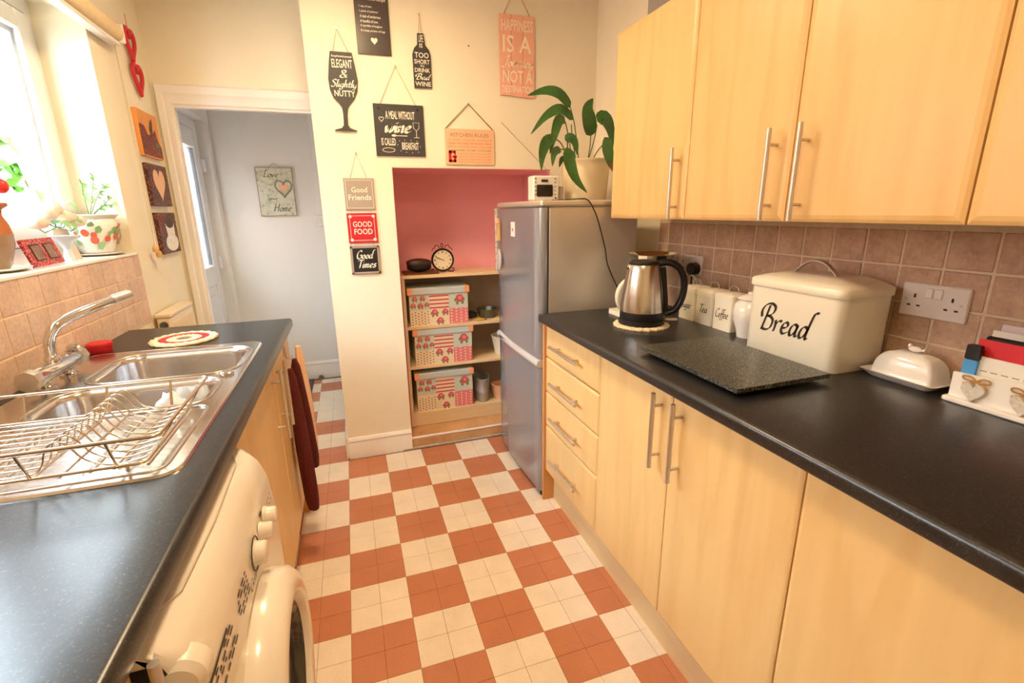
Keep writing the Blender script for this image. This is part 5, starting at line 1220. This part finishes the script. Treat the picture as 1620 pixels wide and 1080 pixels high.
# ginger jar
gj = thing('ginger_jar', 'white ceramic jar with lid between coffee canister and bread bin', 'jar', (1.36, -.135, ZT)); GX, GY = 1.365, -.133
MB().lathe([(.001, ZT), (.033, ZT), (.034, ZT+.006), (.036, ZT+.02), (.05, ZT+.06), (.053, ZT+.085), (.047, ZT+.112), (.034, ZT+.125), (.033, ZT+.13)], (GX, GY, 0), 32).build('body', 'ceramic', gj)
MB().lathe([(.040, ZT+.128), (.042, ZT+.132), (.034, ZT+.14), (.012, ZT+.146), (.010, ZT+.152), (.001, ZT+.155)], (GX, GY, 0), 28).build('lid', 'ceramic', gj)
# bread bin
bb = thing('bread_bin', 'large cream enamel bread bin lettered bread', 'bread bin', (1.36, -.37, ZT))
def bring(d, z, r=.026): return [Vector((px, py, z)) for px, py in rrect(1.265-d, 1.455+d*.4, -.52-d, -.22+d, r, 5)]
mb = MB(); mb.loft([bring(-.002, ZT), bring(0, ZT+.004), bring(0, ZT+.205)]); mb.build('body', 'cream', bb, ang=50)
mb = MB(); mb.loft([bring(.004, ZT+.198), bring(.005, ZT+.2), bring(.005, ZT+.216), bring(.002, ZT+.221), bring(-.02, ZT+.230), bring(-.06, ZT+.240, .02)]); mb.build('lid', 'cream', bb, ang=40)
P = crom([(1.36, -.292, ZT+.238), (1.36, -.305, ZT+.252), (1.36, -.33, ZT+.270), (1.36, -.357, ZT+.276), (1.36, -.385, ZT+.270), (1.36, -.41, ZT+.252), (1.36, -.424, ZT+.238)], 5)
mb = MB(); mb.tube(P, .0035, 10, flat=2.2); mb.build('lid_handle', 'steel', bb)
mb = MB(); pen(mb, 'Bread', -.088, .073, .168, .078, Vector((1.2643, -.362, ZT)), (0, -1, 0), (0, 0, 1), nib=.09); mb.build('lettering', 'ink', bb, smooth=False)
# chopping board
MB().prism([(.922, -.17), (.919, -.565), (1.212, -.56), (1.215, -.168)][::-1], (0, 0, ZT+.013), (1, 0, 0), (0, 1, 0), .011).build('chopping_board', 'granite', label='dark speckled granite chopping board in front of the bread bin', cat='chopping board', ang=20)
# butter dish
bd = thing('butter_dish', 'white ceramic butter dish with a bird knob', 'butter dish', (1.40, -.6, ZT))
def br(w_, l_, z, r=.012): return [Vector((px, py, z)) for px, py in rrect(1.402-w_, 1.402+w_, -.617-l_, -.617+l_, r, 4)]
mb = MB(); mb.loft([br(.04, .068, ZT), br(.043, .072, ZT+.003), br(.056, .085, ZT+.016), br(.058, .088, ZT+.018), br(.053, .083, ZT+.018), br(.042, .07, ZT+.008)]); mb.build('plate', 'ceramic', bd, ang=50)
mb = MB(); rings = []
for k in range(9):
    t_ = k/8; a = PI/2*t_; rings.append(br(.04*(math.cos(a)**.5 if k < 8 else .35)*.98, .070*(math.cos(a)**.45 if k < 8 else .5), ZT+.012+.062*math.sin(a), .010 if k < 7 else .006))
rings = [br(.042, .072, ZT+.010)]+rings[:-1]+[br(.012, .03, ZT+.0745, .006)]; mb.loft(rings); mb.build('cover', 'ceramic', bd, ang=60)
mb = MB(); mb.sphere((1.402, -.619, ZT+.083), .009, 12, 8, sy=1.7, sz=.85); mb.sphere((1.402, -.607, ZT+.09), .0055, 10, 6); mb.prism([(0, 0), (.014, .008), (.012, .0)], (1.4, -.630, ZT+.083), (0, -1, 0), (0, 0, 1), .004); mb.build('bird_knob', 'ceramic', bd)
# letter rack
lr = thing('letter_rack', 'white wooden letter rack with hanging hearts at the right edge', 'letter rack', (1.39, -.86, ZT)); XF = 1.36
MB().box(1.345, 1.455, -1.02, -.722, ZT, ZT+.012, .003).build('base', 'ceramic', lr)
def fp(y): return .072-.006*math.cos((y+.73)*22)
ysx = [-.727-.0145*k for k in range(21)]
MB().prism([(y, .012) for y in (ysx[0], ysx[-1])]+[(y, fp(y)) for y in ysx[::-1]], (XF+.008, 0, ZT), (0, 1, 0), (0, 0, 1), -.008).build('front_panel', 'gloss', lr)
MB().prism([(y, .012) for y in (ysx[0], ysx[-1])]+[(y, fp(y)+.05) for y in ysx[::-1]], (1.45, 0, ZT), (0, 1, 0), (0, 0, 1), -.008).build('back_panel', 'gloss', lr)
M['heartclay'] = mat('textured_white_clay', '#ddd5cb', .8, var=.12, scale=120, bump=1.0, bdist=.004)
for yy in (-.773, -.856):
    hz = ZT+.036
    MB().prism(heart(26, .042, .042), (XF-.001, yy, hz-.004), (0, -1, 0), (0, 0, 1), .011).build('heart', 'heartclay', lr)
    for s in (-1, 1):
        MB().tube(crom([(XF-.004, yy, ZT+.058), (XF-.006, yy+s*.012, ZT+.066), (XF-.006, yy+s*.024, ZT+.064), (XF-.005, yy+s*.02, ZT+.057), (XF-.004, yy, ZT+.057)], 4), .0018, 6).build('twine_bow', 'cord', lr); MB().tube([(XF-.004, yy, ZT+.057), (XF-.006, yy+s*.022, ZT+.047)], .002, 5).build('twine_end', 'cord', lr)
def sheet(name, m_, label, x, y0, y1, z1, lean, cat, tilt=0, th=.0025):
    mb = MB(); a = Vector((x, y1, ZT+.0125)); mb.prism([(0, 0), (y1-y0, 0), (y1-y0, z1-ZT-.0125-tilt), (0, z1-ZT-.0125)], a, (0, -1, 0), Vector((lean, 0, 1)), th); mb.build(name, m_, label=label, cat=cat, group='papers in the letter rack')
sheet('letter', 'paper', 'printed white letter right behind the rack front', 1.375, -1.0, -.745, 1.018, .06, 'letter', .0)
sheet('envelope', 'redpaper', 'bright red envelope in the letter rack', 1.388, -1.0, -.742, 1.052, .06, 'envelope', .0)
sheet('envelope', 'lilacpaper', 'pale lilac envelope at the back of the letter rack', 1.425, -1.0, -.757, 1.083, .05, 'envelope', .0)
sheet('envelope', 'paper', 'white envelope behind the black phone in the rack', 1.413, -1.0, -.750, 1.070, .05, 'envelope', .0)
mb = MB(); mb.box(1.396, 1.405, -.93, -.750, ZT+.0125, 1.060, .004); mb.build('phone', 'black', label='black phone standing between the envelopes', cat='phone')
mb = MB(); O = Vector((1.3735, -.752, .975))
for k in range(7):
    for j in range(3): mb.poly(rect(.012+k*.018, .024+k*.018, .012+j*.008, .0145+j*.008), O+Vector((.0018+.0005*j, 0, 0)), (0, -1, 0), Vector((.06, 0, 1)))
mb.build('letter_print', 'greyboard', lr, smooth=False)
hp = thing('highlighter_pen', 'blue highlighter pen with black cap in the letter rack', 'pen', (1.37, -.745, ZT+.013))
MB().prism(rrect(-.012, .012, 0, .085, .003, 3), (1.366, -.748, ZT+.013), (0, -1, 0), (0.03, 0, 1), -.011).build('barrel', mat('sky_blue_plastic', '#4f9fe0', .35), hp)
MB().prism(rrect(-.0125, .0125, .085, .118, .004, 3), (1.3655, -.748, ZT+.013), (0, -1, 0), (0.03, 0, 1), -.012).build('cap', 'black', hp)
